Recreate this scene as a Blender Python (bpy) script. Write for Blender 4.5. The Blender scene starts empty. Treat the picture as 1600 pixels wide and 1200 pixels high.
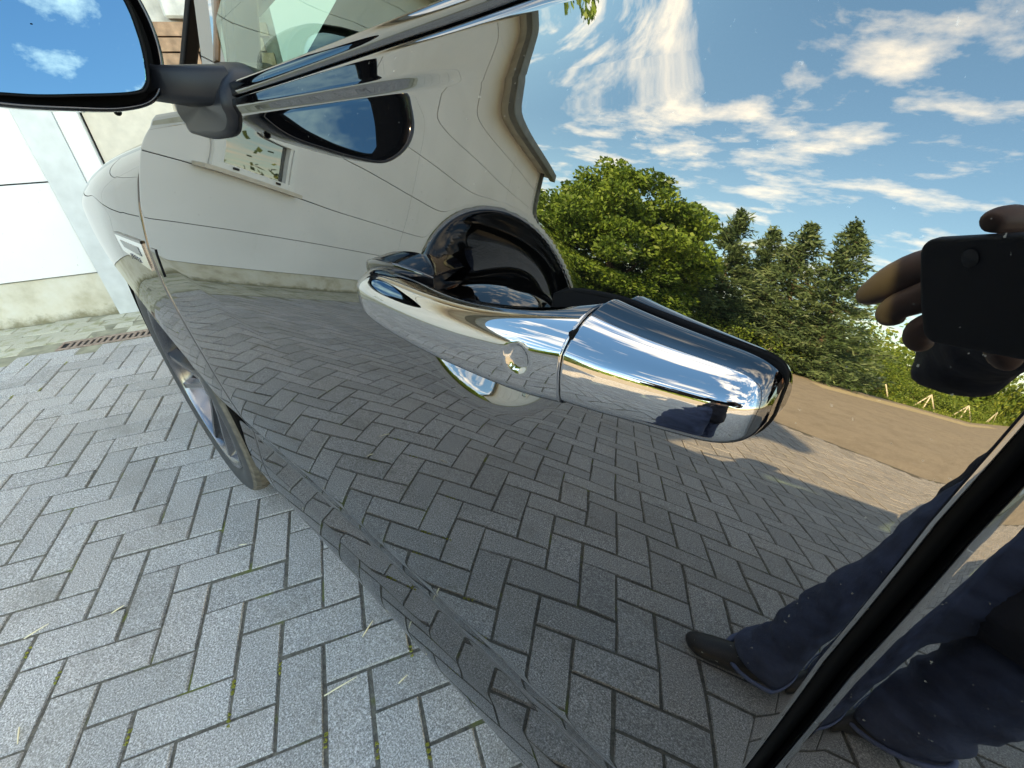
import bpy, bmesh, math, random
import numpy as np
from mathutils import Vector, Matrix, Euler
rng = np.random.default_rng(7); random.seed(7)
SC = bpy.context.scene; COL = SC.collection

# ------------------------------------------------------------------ camera, sky, sun, exposure
AZ, DIST, CAMZ = math.radians(44.17), 0.2005, 1.148
PITCH, ROLL = math.radians(-32.46), math.radians(-2.3)
_h = Vector((math.sin(AZ), -math.cos(AZ), 0))
CF = (math.cos(PITCH)*_h + Vector((0, 0, math.sin(PITCH)))).normalized()
_r = CF.cross(Vector((0, 0, 1))).normalized(); _u = _r.cross(CF)
CR = math.cos(ROLL)*_r + math.sin(ROLL)*_u; CU = CR.cross(CF)
CP = Vector((0, DIST, CAMZ))
cd = bpy.data.cameras.new('camera'); cam = bpy.data.objects.new('camera', cd); COL.objects.link(cam)
cam.matrix_world = Matrix((( CR.x, CU.x, -CF.x, CP.x), (CR.y, CU.y, -CF.y, CP.y), (CR.z, CU.z, -CF.z, CP.z), (0, 0, 0, 1)))
cd.sensor_width = 36; cd.lens = 36*700/1600; cd.clip_start = .01; cd.clip_end = 3000
SC.camera = cam
SUN_EL, SUN_AZ = math.radians(24), math.radians(5)      # the sun stands beyond the car: from -Y, a little towards +X
SDIR = Vector((math.sin(SUN_AZ)*math.cos(SUN_EL), -math.cos(SUN_AZ)*math.cos(SUN_EL), math.sin(SUN_EL)))
ld = bpy.data.lights.new('sun', 'SUN'); ld.energy = 4.2; ld.angle = math.radians(.5); ld.color = (1, .84, .63)
lo = bpy.data.objects.new('sun', ld); COL.objects.link(lo); lo.rotation_euler = SDIR.to_track_quat('Z', 'Y').to_euler(); lo.location = (0, 0, 30)
W = bpy.data.worlds.new('World'); SC.world = W; W.use_nodes = True
SKY_STRENGTH = .15
def build_world():
    nt = W.node_tree; N = nt.nodes; L = nt.links; N.clear()
    out = N.new('ShaderNodeOutputWorld'); bg = N.new('ShaderNodeBackground'); bg.inputs['Strength'].default_value = SKY_STRENGTH
    sky = N.new('ShaderNodeTexSky'); sky.sky_type = 'NISHITA'; sky.sun_disc = False
    sky.sun_elevation = SUN_EL; sky.sun_rotation = math.radians(180) - SUN_AZ
    sky.air_density = 1.0; sky.dust_density = .3; sky.ozone_density = 2.5
    hs = N.new('ShaderNodeHueSaturation'); hs.inputs['Saturation'].default_value = 1.22; hs.inputs['Value'].default_value = .86; L.new(sky.outputs[0], hs.inputs['Color'])
    tc = N.new('ShaderNodeTexCoord'); sp = N.new('ShaderNodeSeparateXYZ'); L.new(tc.outputs['Generated'], sp.inputs[0])
    mx = N.new('ShaderNodeMath'); mx.operation = 'MAXIMUM'; L.new(sp.outputs[2], mx.inputs[0]); mx.inputs[1].default_value = 0.02
    ad = N.new('ShaderNodeMath'); ad.operation = 'ADD'; L.new(mx.outputs[0], ad.inputs[0]); ad.inputs[1].default_value = .10
    dx = N.new('ShaderNodeMath'); dx.operation = 'DIVIDE'; L.new(sp.outputs[0], dx.inputs[0]); L.new(ad.outputs[0], dx.inputs[1])
    dy = N.new('ShaderNodeMath'); dy.operation = 'DIVIDE'; L.new(sp.outputs[1], dy.inputs[0]); L.new(ad.outputs[0], dy.inputs[1])
    cb = N.new('ShaderNodeCombineXYZ'); L.new(dx.outputs[0], cb.inputs[0]); L.new(dy.outputs[0], cb.inputs[1])
    mp = N.new('ShaderNodeMapping'); mp.inputs['Rotation'].default_value = (0, 0, math.radians(18)); mp.inputs['Scale'].default_value = (.9, 1.5, 1); L.new(cb.outputs[0], mp.inputs[0])
    n1 = N.new('ShaderNodeTexNoise'); n1.inputs['Scale'].default_value = 3.3; n1.inputs['Detail'].default_value = 9; n1.inputs['Roughness'].default_value = .6; n1.inputs['Distortion'].default_value = .12
    L.new(mp.outputs[0], n1.inputs[0])
    n2 = N.new('ShaderNodeTexNoise'); n2.inputs['Scale'].default_value = .55; n2.inputs['Detail'].default_value = 2; L.new(mp.outputs[0], n2.inputs[0])
    mu = N.new('ShaderNodeMath'); mu.operation = 'MULTIPLY_ADD'; L.new(n2.outputs[0], mu.inputs[0]); mu.inputs[1].default_value = .55; mu.inputs[2].default_value = -.27
    sm = N.new('ShaderNodeMath'); sm.operation = 'ADD'; L.new(n1.outputs[0], sm.inputs[0]); L.new(mu.outputs[0], sm.inputs[1])
    rp = N.new('ShaderNodeValToRGB'); rp.color_ramp.elements[0].position = .495; rp.color_ramp.elements[0].color = (0, 0, 0, 1); rp.color_ramp.elements[1].position = .78; rp.color_ramp.elements[1].color = (.9, .9, .9, 1)
    L.new(sm.outputs[0], rp.inputs[0])
    mix = N.new('ShaderNodeMix'); mix.data_type = 'RGBA'; L.new(rp.outputs[0], mix.inputs['Factor']); L.new(hs.outputs[0], mix.inputs[6])
    mix.inputs[7].default_value = (7.6, 7.5, 7.4, 1)
    L.new(mix.outputs[2], bg.inputs['Color']); L.new(bg.outputs[0], out.inputs[0])
build_world()
vs = SC.view_settings; vs.view_transform = 'Standard'; vs.look = 'None'; vs.gamma = 1; vs.use_curve_mapping = False; vs.exposure = 2.95
vs.use_white_balance = True; vs.white_balance_temperature = 10300; vs.white_balance_tint = 8
SC.cycles.max_bounces = 10; SC.cycles.glossy_bounces = 7; SC.cycles.transparent_max_bounces = 12; SC.cycles.use_denoising = True

# ------------------------------------------------------------------ helpers
def link(name, me, parent=None, **kw):
    o = bpy.data.objects.new(name, me); COL.objects.link(o)
    if parent: o.parent = parent
    for k, v in kw.items():
        if v is not None: o[k] = v
    return o
def empty(name, loc=(0, 0, 0), rz=0, **kw):
    o = link(name, None, **kw); o.location = loc; o.rotation_euler.z = rz; o.empty_display_size = .1
    return o
def mesh(name, V, F, mat=None, smooth=False):
    me = bpy.data.meshes.new(name); me.from_pydata([tuple(map(float, v)) for v in V], [], F if isinstance(F, list) else F.tolist())
    if mat: me.materials.append(mat)
    if smooth: me.polygons.foreach_set('use_smooth', [True]*len(me.polygons))
    me.update(); return me
def bm_mesh(name, bm, mat, smooth=False):
    me = bpy.data.meshes.new(name); bm.normal_update(); bm.to_mesh(me); bm.free(); me.materials.append(mat)
    if smooth: me.polygons.foreach_set('use_smooth', [True]*len(me.polygons))
    return me
def box_bm(bm, x0, x1, y0, y1, z0, z1, M=None):
    vs_ = [bm.verts.new((x, y, z)) for x in (x0, x1) for y in (y0, y1) for z in (z0, z1)]
    for f in ((0, 1, 3, 2), (4, 6, 7, 5), (0, 4, 5, 1), (2, 3, 7, 6), (0, 2, 6, 4), (1, 5, 7, 3)): bm.faces.new([vs_[i] for i in f])
    if M is not None: bmesh.ops.transform(bm, matrix=M, verts=vs_)
    return vs_
def box(name, x0, x1, y0, y1, z0, z1, mat, parent=None, M=None, bev=0, **kw):
    bm = bmesh.new(); box_bm(bm, x0, x1, y0, y1, z0, z1)
    if bev: bmesh.ops.bevel(bm, geom=bm.edges[:], offset=bev, segments=2, affect='EDGES', profile=.6)
    if M is not None: bmesh.ops.transform(bm, matrix=M, verts=bm.verts)
    return link(name, bm_mesh(name, bm, mat), parent, **kw)
def tube_bm(bm, pts, rad, n=10, cap=True):
    pts = [Vector(p) for p in pts]; rad = rad if hasattr(rad, '__len__') else [rad]*len(pts); rings = []
    up = Vector((0, 0, 1)); a = None
    for i, p in enumerate(pts):
        d = (pts[min(i+1, len(pts)-1)] - pts[max(i-1, 0)]).normalized()
        if a is None: a = d.cross(up if abs(d.z) < .95 else Vector((1, 0, 0))).normalized()
        a = (a - d*a.dot(d)).normalized(); b = d.cross(a)
        rings.append([bm.verts.new(p + rad[i]*(math.cos(t)*a + math.sin(t)*b)) for t in [2*math.pi*k/n for k in range(n)]])
    for r0, r1 in zip(rings, rings[1:]):
        for k in range(n): bm.faces.new((r0[k], r0[(k+1) % n], r1[(k+1) % n], r1[k]))
    if cap: bm.faces.new(rings[0][::-1]); bm.faces.new(rings[-1])
def grid_faces(nr, nc, wrap=False):
    i = np.arange(nr-1)[:, None]*nc; j = np.arange(nc if wrap else nc-1)[None, :]; j1 = (j+1) % nc
    return np.stack([i+j, i+j1, i+nc+j1, i+nc+j], -1).reshape(-1, 4)
def grid_obj(name, P, mat, parent=None, wrap=False, flip=False, smooth=True, **kw):
    nr, nc = P.shape[:2]; F = grid_faces(nr, nc, wrap)
    if flip: F = F[:, ::-1]
    return link(name, mesh(name, P.reshape(-1, 3), F, mat, smooth), parent, **kw)

# ------------------------------------------------------------------ materials
class MB:
    def __init__(s, name):
        s.m = bpy.data.materials.new(name); s.m.use_nodes = True; s.N = s.m.node_tree.nodes; s.L = s.m.node_tree.links
        s.b = s.N['Principled BSDF']; s.out = s.N['Material Output']; s.geo = s.N.new('ShaderNodeNewGeometry'); s.pos = s.geo.outputs['Position']
    def noise(s, scale, detail=3, rough=.5, vec=None, dist=0):
        n = s.N.new('ShaderNodeTexNoise'); n.inputs['Scale'].default_value = scale; n.inputs['Detail'].default_value = detail; n.inputs['Roughness'].default_value = rough; n.inputs['Distortion'].default_value = dist
        s.L.new(vec or s.pos, n.inputs['Vector']); return n.outputs['Fac']
    def stretch(s, sc, rot=(0, 0, 0)):
        m = s.N.new('ShaderNodeMapping'); m.inputs['Scale'].default_value = sc; m.inputs['Rotation'].default_value = rot; s.L.new(s.pos, m.inputs[0]); return m.outputs[0]
    def ramp(s, fac, *st):
        r = s.N.new('ShaderNodeValToRGB'); e = r.color_ramp.elements
        while len(e) < len(st): e.new(.5)
        for x, (p, c) in zip(e, st): x.position = p; x.color = (*c, 1) if hasattr(c, '__len__') else (c, c, c, 1)
        s.L.new(fac, r.inputs[0]); return r.outputs[0]
    def mix(s, f, a, b, mode='MIX'):
        m = s.N.new('ShaderNodeMix'); m.data_type = 'RGBA'; m.blend_type = mode
        for v, i in ((f, 0), (a, 6), (b, 7)):
            if hasattr(v, 'is_output') or isinstance(v, bpy.types.NodeSocket): s.L.new(v, m.inputs[i])
            else: m.inputs[i].default_value = v if i == 0 else (*v, 1)
        return m.outputs[2]
    def math(s, op, a, b=0):
        m = s.N.new('ShaderNodeMath'); m.operation = op
        for v, i in ((a, 0), (b, 1)):
            if isinstance(v, bpy.types.NodeSocket): s.L.new(v, m.inputs[i])
            else: m.inputs[i].default_value = v
        return m.outputs[0]
    def attr(s, name):
        a = s.N.new('ShaderNodeAttribute'); a.attribute_name = name; return a.outputs['Fac']
    def orand(s): return s.N.new('ShaderNodeObjectInfo').outputs['Random']
    def bump(s, h, strength=.3, dist=.001):
        b = s.N.new('ShaderNodeBump'); b.inputs['Strength'].default_value = strength; b.inputs['Distance'].default_value = dist; s.L.new(h, b.inputs['Height']); s.L.new(b.outputs[0], s.b.inputs['Normal'])
    def set(s, **k):
        for n, v in k.items():
            i = s.b.inputs[{'col': 'Base Color', 'rough': 'Roughness', 'metal': 'Metallic', 'ior': 'IOR', 'spec': 'Specular IOR Level', 'trans': 'Transmission Weight'}[n]]
            if isinstance(v, bpy.types.NodeSocket): s.L.new(v, i)
            elif n == 'col': i.default_value = (*v, 1)
            else: i.default_value = v
        return s
def simple(name, col, rough=.5, metal=0, ior=1.5, var=0, scale=30, bump=0, bs=200, bd=.0005):
    b = MB(name)
    if var:
        n = b.noise(scale, 4); c = b.ramp(n, (.3, tuple(x*(1-var) for x in col)), (.7, tuple(min(1, x*(1+var)) for x in col)))
        b.set(col=c)
    else: b.set(col=col)
    b.set(rough=rough, metal=metal, ior=ior)
    if bump: b.bump(b.noise(bs, 3), bump, bd)
    return b.m
def m_paint():
    b = MB('black_car_paint'); d = b.noise(900, 2); n = b.ramp(d, (.66, (.0018, .0018, .0022)), (.74, (.007, .007, .008)))
    dust = b.ramp(b.noise(330, 2, .6), (.718, 0.0), (.75, 1.0))
    b.set(col=b.mix(dust, n, (.11, .11, .10)), ior=2.42, rough=.009)
    b.bump(b.noise(9, 2), .05, .0006)
    return b.m
M = {}
M['paint'] = m_paint()
M['cup'] = simple('dimmed_cup_paint', (.002, .002, .002), .03, ior=1.6)  # door paint with weaker reflections: the recess's darkness is put into the material
M['chrome'] = simple('chrome', (.37, .375, .38), .012, 1)
M['dull_chrome'] = simple('satin_chrome', (.62, .63, .64), .16, 1)
M['alloy'] = simple('alloy_rim_metal', (.17, .175, .19), .2, .9, var=.1)
M['dark_alloy'] = simple('dark_rim_metal', (.05, .052, .06), .2, .6)
M['rubber'] = simple('black_rubber', (.003, .003, .0035), .6, ior=1.2)
M['plastic'] = simple('black_textured_plastic', (.007, .009, .013), .45, ior=1.35, bump=.25, bs=1500, bd=.0002)
M['gloss_plastic'] = simple('gloss_black_plastic', (.004, .004, .005), .07, ior=1.7)
M['interior'] = simple('cabin_trim', (.03, .031, .03), .6, var=.3)
M['brown'] = simple('brown_reflection_and_mouth', (.16, .085, .04), .5, var=.3)  # colour of a brown reflection on the quarter trim; also used for the mouth
M['tyre'] = simple('dusty_tyre_rubber', (.10, .088, .07), .85, var=.35, scale=60, bump=.3)
M['tyre_side'] = simple('tyre_sidewall_rubber', (.03, .032, .034), .6, var=.2)
M['mirror_glass'] = simple('blue_mirror_glass', (.12, .225, .30), .003, 1)
def m_glass():
    b = MB('green_window_glass'); N, L = b.N, b.L
    t = N.new('ShaderNodeBsdfTransparent'); t.inputs[0].default_value = (.30, .50, .42, 1)
    g = N.new('ShaderNodeBsdfGlossy'); g.inputs['Roughness'].default_value = .004; g.inputs[0].default_value = (.86, 1, .93, 1)
    fr = N.new('ShaderNodeFresnel'); fr.inputs[0].default_value = 2.0
    mx = N.new('ShaderNodeMixShader'); L.new(fr.outputs[0], mx.inputs[0]); L.new(t.outputs[0], mx.inputs[1]); L.new(g.outputs[0], mx.inputs[2]); L.new(mx.outputs[0], b.out.inputs[0])
    return b.m
M['glass'] = m_glass()
def m_wglass():
    b = MB('building_window_glass'); b.set(col=(.02, .025, .025), rough=.01, ior=2.3); return b.m
M['wglass'] = m_wglass()
def m_paver():
    b = MB('grey_concrete_paver')
    r = b.math('FRACT', b.math('ADD', b.attr('rnd'), b.orand()))
    base = b.ramp(r, (0, (.285, .282, .275)), (.35, (.325, .321, .312)), (.7, (.365, .360, .350)), (1, (.34, .325, .31)))
    sp = b.noise(260, 3, .85); sp2 = b.noise(700, 2, .6); spk = b.ramp(b.math('ADD', b.math('MULTIPLY', sp, .75), b.math('MULTIPLY', sp2, .25)), (.38, .25), (.46, .75), (.52, 1.05), (.58, 1.7), (.66, 2.8))
    c = b.mix(1.0, base, spk, 'MULTIPLY')
    c = b.mix(b.ramp(b.noise(2.2, 4), (.35, 0.0), (.7, .28)), c, (.30, .28, .24))
    c = b.mix(b.ramp(b.noise(1.1, 3), (.55, 0.0), (.75, .22)), c, (.17, .17, .165))
    c = b.mix(b.ramp(b.noise(35, 3), (.66, 0.0), (.76, .5)), c, (.12, .12, .12)); c = b.mix(b.ramp(b.noise(5.5, 5, .65), (.54, 0.0), (.70, .4)), c, (.17, .16, .135)); c = b.mix(b.ramp(b.noise(150, 1, .5), (.70, 0.0), (.74, .8)), c, (.62, .62, .60))
    b.set(col=c, rough=.85); b.bump(sp, .5, .0012); return b.m
M['paver'] = m_paver()
M['mortar'] = simple('mossy_mortar', (.25, .24, .17), .95, var=.35, scale=12)
def m_kerbpaver():
    b = MB('mossy_cream_paver'); r = b.math('FRACT', b.math('ADD', b.attr('rnd'), b.orand()))
    base = b.ramp(r, (0, (.42, .40, .31)), (1, (.50, .48, .38)))
    c = b.mix(b.ramp(b.noise(14, 5), (.5, 0.0), (.68, .75)), base, (.24, .24, .11))
    c = b.mix(1.0, c, b.ramp(b.noise(300, 3, .7), (.3, .7), (.7, 1.2)), 'MULTIPLY')
    b.set(col=c, rough=.9); b.bump(b.noise(300, 3), .4, .001); return b.m
M['kerbpaver'] = m_kerbpaver()
def m_sand():
    b = MB('dark_joint_sand'); c = b.ramp(b.noise(90, 4, .7), (.35, (.07, .065, .055)), (.65, (.17, .16, .13)))
    g = b.ramp(b.noise(9, 4), (.60, 0.0), (.68, .85)); c = b.mix(g, c, (.13, .15, .035)); b.set(col=c, rough=1); b.bump(b.noise(300, 3), .6, .003); return b.m
M['sand'] = m_sand()
def m_lot():
    b = MB('worn_asphalt_lot'); c = b.ramp(b.noise(60, 5, .75), (.3, (.24, .20, .15)), (.5, (.34, .29, .22)), (.72, (.47, .41, .31)))
    c = b.mix(b.ramp(b.noise(.35, 5, .6), (.35, 0.0), (.7, .6)), c, (.27, .235, .185)); c = b.mix(b.ramp(b.noise(3.2, 6, .7, vec=b.stretch((1, .35, 1), (0, 0, .5))), (.45, 0.0), (.68, .6)), c, (.20, .17, .125)); c = b.mix(b.ramp(b.noise(14, 4, .7), (.6, 0.0), (.7, .7)), c, (.46, .42, .33)); b.set(col=c, rough=.95); b.bump(b.noise(90, 4), .5, .004); return b.m
M['lot'] = m_lot()
def m_verge():
    b = MB('rough_grass_ground'); c = b.ramp(b.noise(5, 5, .7), (.3, (.07, .10, .02)), (.55, (.14, .18, .035)), (.75, (.24, .24, .07))); b.set(col=c, rough=1); b.bump(b.noise(20, 4), 1, .05); return b.m
M['verge'] = m_verge()
M['drystrip'] = simple('pale_dry_strip', (.50, .43, .27), .95, var=.25, scale=4, bump=.5, bs=40, bd=.01)
def m_wall():
    b = MB('white_wall_panel'); c = b.ramp(b.noise(1.2, 4), (.3, (.70, .695, .675)), (.7, (.78, .775, .755)))
    st = b.ramp(b.noise(5, 6, .7, vec=b.stretch((1, 1, .25))), (.6, 0.0), (.78, .28)); c = b.mix(st, c, (.48, .46, .38))
    sp = b.ramp(b.noise(60, 2), (.73, 0.0), (.77, .5)); c = b.mix(sp, c, (.3, .28, .24)); b.set(col=c, rough=.55); b.bump(b.noise(5, 3), .25, .004); return b.m
M['wall'] = m_wall()
def m_plinth():
    b = MB('stained_plinth_render'); c = b.ramp(b.noise(5, 5, .6), (.3, (.42, .38, .28)), (.5, (.58, .54, .44)), (.7, (.64, .62, .55)))
    sp = b.N.new('ShaderNodeSeparateXYZ'); b.L.new(b.pos, sp.inputs[0])
    h = b.math('ADD', b.math('MULTIPLY', sp.outputs[2], 5.5), b.math('MULTIPLY', b.noise(11, 5, .7), -1.0))
    low = b.ramp(b.math('ADD', h, .5), (.02, .85), (.35, 0.0)); c = b.mix(low, c, (.17, .15, .08))
    b.set(col=c, rough=.9); b.bump(b.noise(40, 4), .5, .004); return b.m
M['plinth'] = m_plinth()
M['galv'] = simple('galvanised_sheet', (.52, .55, .56), .5, .25, var=.08, scale=14)
M['whiteframe'] = simple('white_plastic_frame', (.74, .75, .73), .35)
M['plaster'] = simple('beige_plaster', (.60, .54, .45), .9, var=.08, scale=20, bump=.3, bs=90, bd=.002)
M['gutter'] = simple('grey_olive_gutter', (.13, .13, .11), .55, var=.3, scale=6)
M['soffit'] = simple('pale_soffit', (.55, .52, .44), .8, var=.15, scale=4)
M['roof'] = simple('dark_roof_sheet', (.07, .065, .06), .8, var=.2, scale=3)
M['stone'] = simple('pale_stone_block', (.55, .54, .50), .9, var=.25, scale=12, bump=.5, bs=60, bd=.006)
M['brick'] = simple('brown_brick', (.36, .22, .14), .9, var=.3, scale=25, bump=.5, bs=90, bd=.003)
M['iron'] = simple('rusty_drain_iron', (.30, .22, .17), .8, .2, var=.4, scale=50, bump=.4)
M['dark'] = simple('dark_void', (.006, .006, .006), .9)
M['straw'] = simple('pale_straw', (.72, .66, .46), .8)
M['moss'] = simple('yellow_green_moss', (.24, .25, .05), 1, var=.4, scale=300)
def m_leaf(name, a, b_, c_, tr=.25):
    b = MB(name); r = b.math('ADD', b.attr('rnd'), b.math('MULTIPLY', b.math('SUBTRACT', b.noise(1.3, 3), .5), .9))
    c = b.ramp(r, (.1, a), (.5, b_), (.9, c_)); b.set(col=c, rough=.55)
    t = b.N.new('ShaderNodeBsdfTranslucent'); b.L.new(c, t.inputs[0]); mx = b.N.new('ShaderNodeMixShader'); mx.inputs[0].default_value = tr
    b.L.new(b.b.outputs[0], mx.inputs[1]); b.L.new(t.outputs[0], mx.inputs[2]); b.L.new(mx.outputs[0], b.out.inputs[0]); return b.m
M['leaf'] = m_leaf('broad_green_leaf', (.04, .09, .014), (.085, .17, .025), (.17, .27, .04))
M['needle'] = m_leaf('grey_green_needle', (.04, .085, .04), (.085, .15, .065), (.17, .24, .11), .18)
M['hedge'] = m_leaf('light_hedge_leaf', (.06, .12, .02), (.13, .22, .035), (.26, .32, .06))
M['bark'] = simple('grey_brown_bark', (.12, .09, .065), .95, var=.3, scale=9, bump=.6, bs=30, bd=.01)
M['post'] = simple('bleached_wood_post', (.70, .66, .55), .8, var=.15, scale=20)
M['skin'] = simple('skin', (.23, .13, .10), .5, var=.08, scale=40, bump=.2, bs=300, bd=.0004)
M['jacket'] = simple('dark_navy_jacket_cloth', (.008, .011, .022), .8, var=.35, scale=14, bump=.5, bs=25, bd=.01)
M['jeans'] = simple('blue_denim', (.04, .062, .125), .85, var=.35, scale=18, bump=.6, bs=26, bd=.01)
M['shoe'] = simple('black_shoe_leather', (.018, .018, .018), .5, bump=.2)
M['hair'] = simple('dark_brown_hair', (.03, .018, .01), .6)
M['phone'] = simple('dark_phone_body', (.006, .008, .012), .55)
M['lens'] = simple('phone_lens_glass', (.004, .004, .006), .02, ior=1.8)

#SURF BEGIN
# ------------------------------------------------------------------ the body side: y = S(x, z), metres; x forward, y outwards, z up
_h0 = np.linspace(.20, 1.34, 2281)                       # 0.5 mm
_HK = [.20, .262, .272, .285, .33, .40, .415, .49, .505, .54, .56, .65, .80, .90, .96, 1.00, 1.03, 1.06, 1.08, 1.10, 1.12, 1.14, 1.15, 1.168, 1.188, 1.20, 1.34]
_TK = [-75, -70, -35, -9, -2, 5, 9, 9, -6, -9, -2.6, -1.9, .3, 3.4, 7.2, 10.4, 12.2, 13.2, 13.9, 13.5, 13.1, 13.0, 12.6, 9.4, 5.2, 3.6, 3.6]
_TR = [-75, -70, -35, -9, -2, 5, 9, 9, -6, -9, -2.6, -1.9, .3, 3.4, 7.2, 10.4, 12.2, 13.2, 13.9, 13.4, 13.1, 12.8, 12.4, 11.6, 10.8, 10.4, 10]
def _prof(hk, tk, blur):
    t = np.radians(np.interp(_h0, hk, tk)); k = np.hanning(blur+2)[1:-1]; k /= k.sum(); t = np.convolve(np.pad(t, (blur//2, blur-1-blur//2), 'edge'), k, 'valid')
    P = -np.concatenate([[0], np.cumsum(np.tan((t[1:]+t[:-1])/2))])*(_h0[1]-_h0[0]); return P - np.interp(1.0, _h0, P)
_PA, _PB = _prof(_HK, _TK, 21), _prof(_HK, _TR, 21)
# waist step seen only on the front part of the door: band (faces down), moulding (faces up)
_bt = np.interp(_h0, [1.168, 1.1705, 1.1765, 1.179, 1.181, 1.194, 1.196], [0, -26, -26, 0, 6, 5, 0]); _BP = -np.concatenate([[0], np.cumsum(np.tan(np.radians((_bt[1:]+_bt[:-1])/2)))])*(_h0[1]-_h0[0])
_xq = np.linspace(-2.6, 3.0, 5601)
_qs = np.interp(_xq, [-2.6, -2.1, -1.6, -1.0, -.6, 0, .2, .4, .6, .8, 1.0, 1.12, 1.22, 1.36, 1.6, 2.0, 2.2, 2.36, 2.5, 3.0],
                     [.9, .16, .05, .02, .0, -.028, .008, .040, .069, .095, .115, .105, .075, .0, -.05, -.16, -.30, -.9, -2, -2])
_Q = np.concatenate([[0], np.cumsum((_qs[1:]+_qs[:-1])/2)])*(_xq[1]-_xq[0]); _Q -= np.interp(0, _xq, _Q)
KX, TW = .042, -.023
def smooth01(a, b, x): t = np.clip((x-a)/(b-a), 0, 1); return t*t*(3-2*t)
CUPX, CUPZ, CUPA, CUPB, CUPD = .228, 1.015, .080, .069, .047
def S(x, z, cup=True):
    x = np.asarray(x, float); z = np.asarray(z, float); xc = np.clip(x, -.3, 1.15)
    h = z + KX*np.clip(x, -.3, 1.15)*smooth01(.45, .8, z); w = smooth01(.035, .198, x)
    y = w*np.interp(h, _h0, _PA) + (1-w)*np.interp(h, _h0, _PB)
    y = y + np.interp(h, _h0, _BP)*smooth01(.25, .38, x)*(1-smooth01(.93, .98, x))
    g = np.where(x > 0, .12 + .88*smooth01(.30, .95, z), .6 + .4*smooth01(.3, .9, z))
    Q = np.interp(x, _xq, _Q); y = y + np.where(x > 1.4, Q, Q*g + 0) + np.where(x > 1.4, (g-1)*np.interp(1.4, _xq, _Q), 0)
    y = y - TW*xc*(z-1.1)*smooth01(.5, .9, z)
    zl = .943 - .20*(1.04 - x); gg = np.clip(zl - z, 0, None); kk = .075*smooth01(.55, 1.03, x)*(1-smooth01(1.5, 2.0, x))
    y = y - kk*(np.sqrt(gg*gg + .003**2) - .003)*np.exp(-gg/.10)
    if cup:
        r = np.sqrt(((x-CUPX)/CUPA)**2 + ((z-CUPZ)/CUPB)**2); dd = .030 + (CUPD-.030)*smooth01(.985, 1.02, z); hh = dd*(1-np.clip(r, 0, 1.6)**(1.7 + .9*smooth01(.985, 1.02, z))); y = y - .5*(hh + np.sqrt(hh*hh + .0022**2))
    return y
#SURF END

# ------------------------------------------------------------------ ground, lot, verge
WP = np.array([4.2396, .5573]); WD = np.array([.4429, .8966]); WN = np.array([-WD[1], WD[0]])      # wall foot line, its direction outwards, its normal towards the yard
def wl(s, d, z): return (WP[0] + s*WD[0] + d*WN[0], WP[1] + s*WD[1] + d*WN[1], z)                # wall coordinates -> world
MW = Matrix(((WD[0], WN[0], 0, WP[0]), (WD[1], WN[1], 0, WP[1]), (0, 0, 1, 0), (0, 0, 0, 1)))
def rel(x, y): return ((x-WP[0])*WD[0] + (y-WP[1])*WD[1], (x-WP[0])*WN[0] + (y-WP[1])*WN[1])
PAVE_Y = 5.6
link('ground', mesh('ground', [(-400, -400, -.05), (400, -400, -.05), (400, 400, -.05), (-400, 400, -.05)], [(0, 1, 2, 3)], M['verge']), kind='structure')
EDGE = [(60, -14), (9.0, 19.0), (4.3, 26), (0, 33), (-6, 43), (-60, 110)]
link('parking_lot', mesh('parking_lot', [(x, y, -.012) for x, y in [(60, -60), *EDGE, (-60, -60)]], [tuple(range(8))], M['lot']), kind='structure')
bedding = link('paved_yard', mesh('paved_yard', [(-6, -4, -.004), (7.5, -4, -.004), (7.5, PAVE_Y, -.004), (-6, PAVE_Y, -.004)], [(0, 1, 2, 3)], M['sand']), kind='structure')
# herringbone lattice, pitch .102 m
PU = .10195; cy, sy = CF.x, CF.y
LF = np.array([.2775, .7973]); LC = np.array([11.67, -20.34])
ang = math.atan2(CF.y, CF.x) - math.atan2(LF[1], LF[0]); ca, sa = math.cos(ang), math.sin(ang)
def lat(v, a): dx, dy = (v-LC[0])*PU, (a-LC[1])*PU; return CP.x + ca*dx - sa*dy, CP.y + sa*dx + ca*dy
def paver_mesh(L, Wd, seed, mat):
    r = np.random.default_rng(seed); bm = bmesh.new(); hx, hy = L/2, Wd/2; ch = .003
    def ring(ox, z, j): return [bm.verts.new((sx*(hx-ox) + r.normal(0, j)*1.6, sy_*(hy-ox) + r.normal(0, j), z)) for sx, sy_ in ((-1, -1), (1, -1), (1, 1), (-1, 1))]
    a, b, c = ring(0, -.03, 0), ring(0, -.004, .0006), ring(ch, 0, .0006)
    for p, q in ((a, b), (b, c)):
        for k in range(4): bm.faces.new((p[k], p[(k+1) % 4], q[(k+1) % 4], q[k]))
    bm.faces.new(c); return bm_mesh('paver', bm, mat)
pv = [paver_mesh(2*PU-.0065, PU-.0065, i, M['paver']) for i in range(5)]
cells = []
for k in range(-70, 100):
    for m in range(-30, 40):
        for (v0, v1, u0, u1) in ((k, k+1, k+1+4*m, k+3+4*m), (k-1, k+1, k+3+4*m, k+4+4*m)):
            x, y = lat((v0+v1)/2, -(u0+u1)/2)
            if -5.9 < x < 7.4 and -3.9 < y < PAVE_Y-.1 and rel(x, y)[1] > .56: cells.append((x, y, ang + (math.pi/2 if v1-v0 == 1 else 0)))
def score(c):
    v = Vector((c[0], c[1], 0)) - CP; z = v.dot(CF)
    if z < .1: return 1e6
    px, py = 800+700*v.dot(CR)/z, 600-700*v.dot(CU)/z
    inside = -40 < px < 850 and 250 < py < 1260 and c[1] > -.12
    return v.length*(1 if inside else 6)
cells.sort(key=score)
big, rest = cells[:290], cells[290:]
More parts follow.
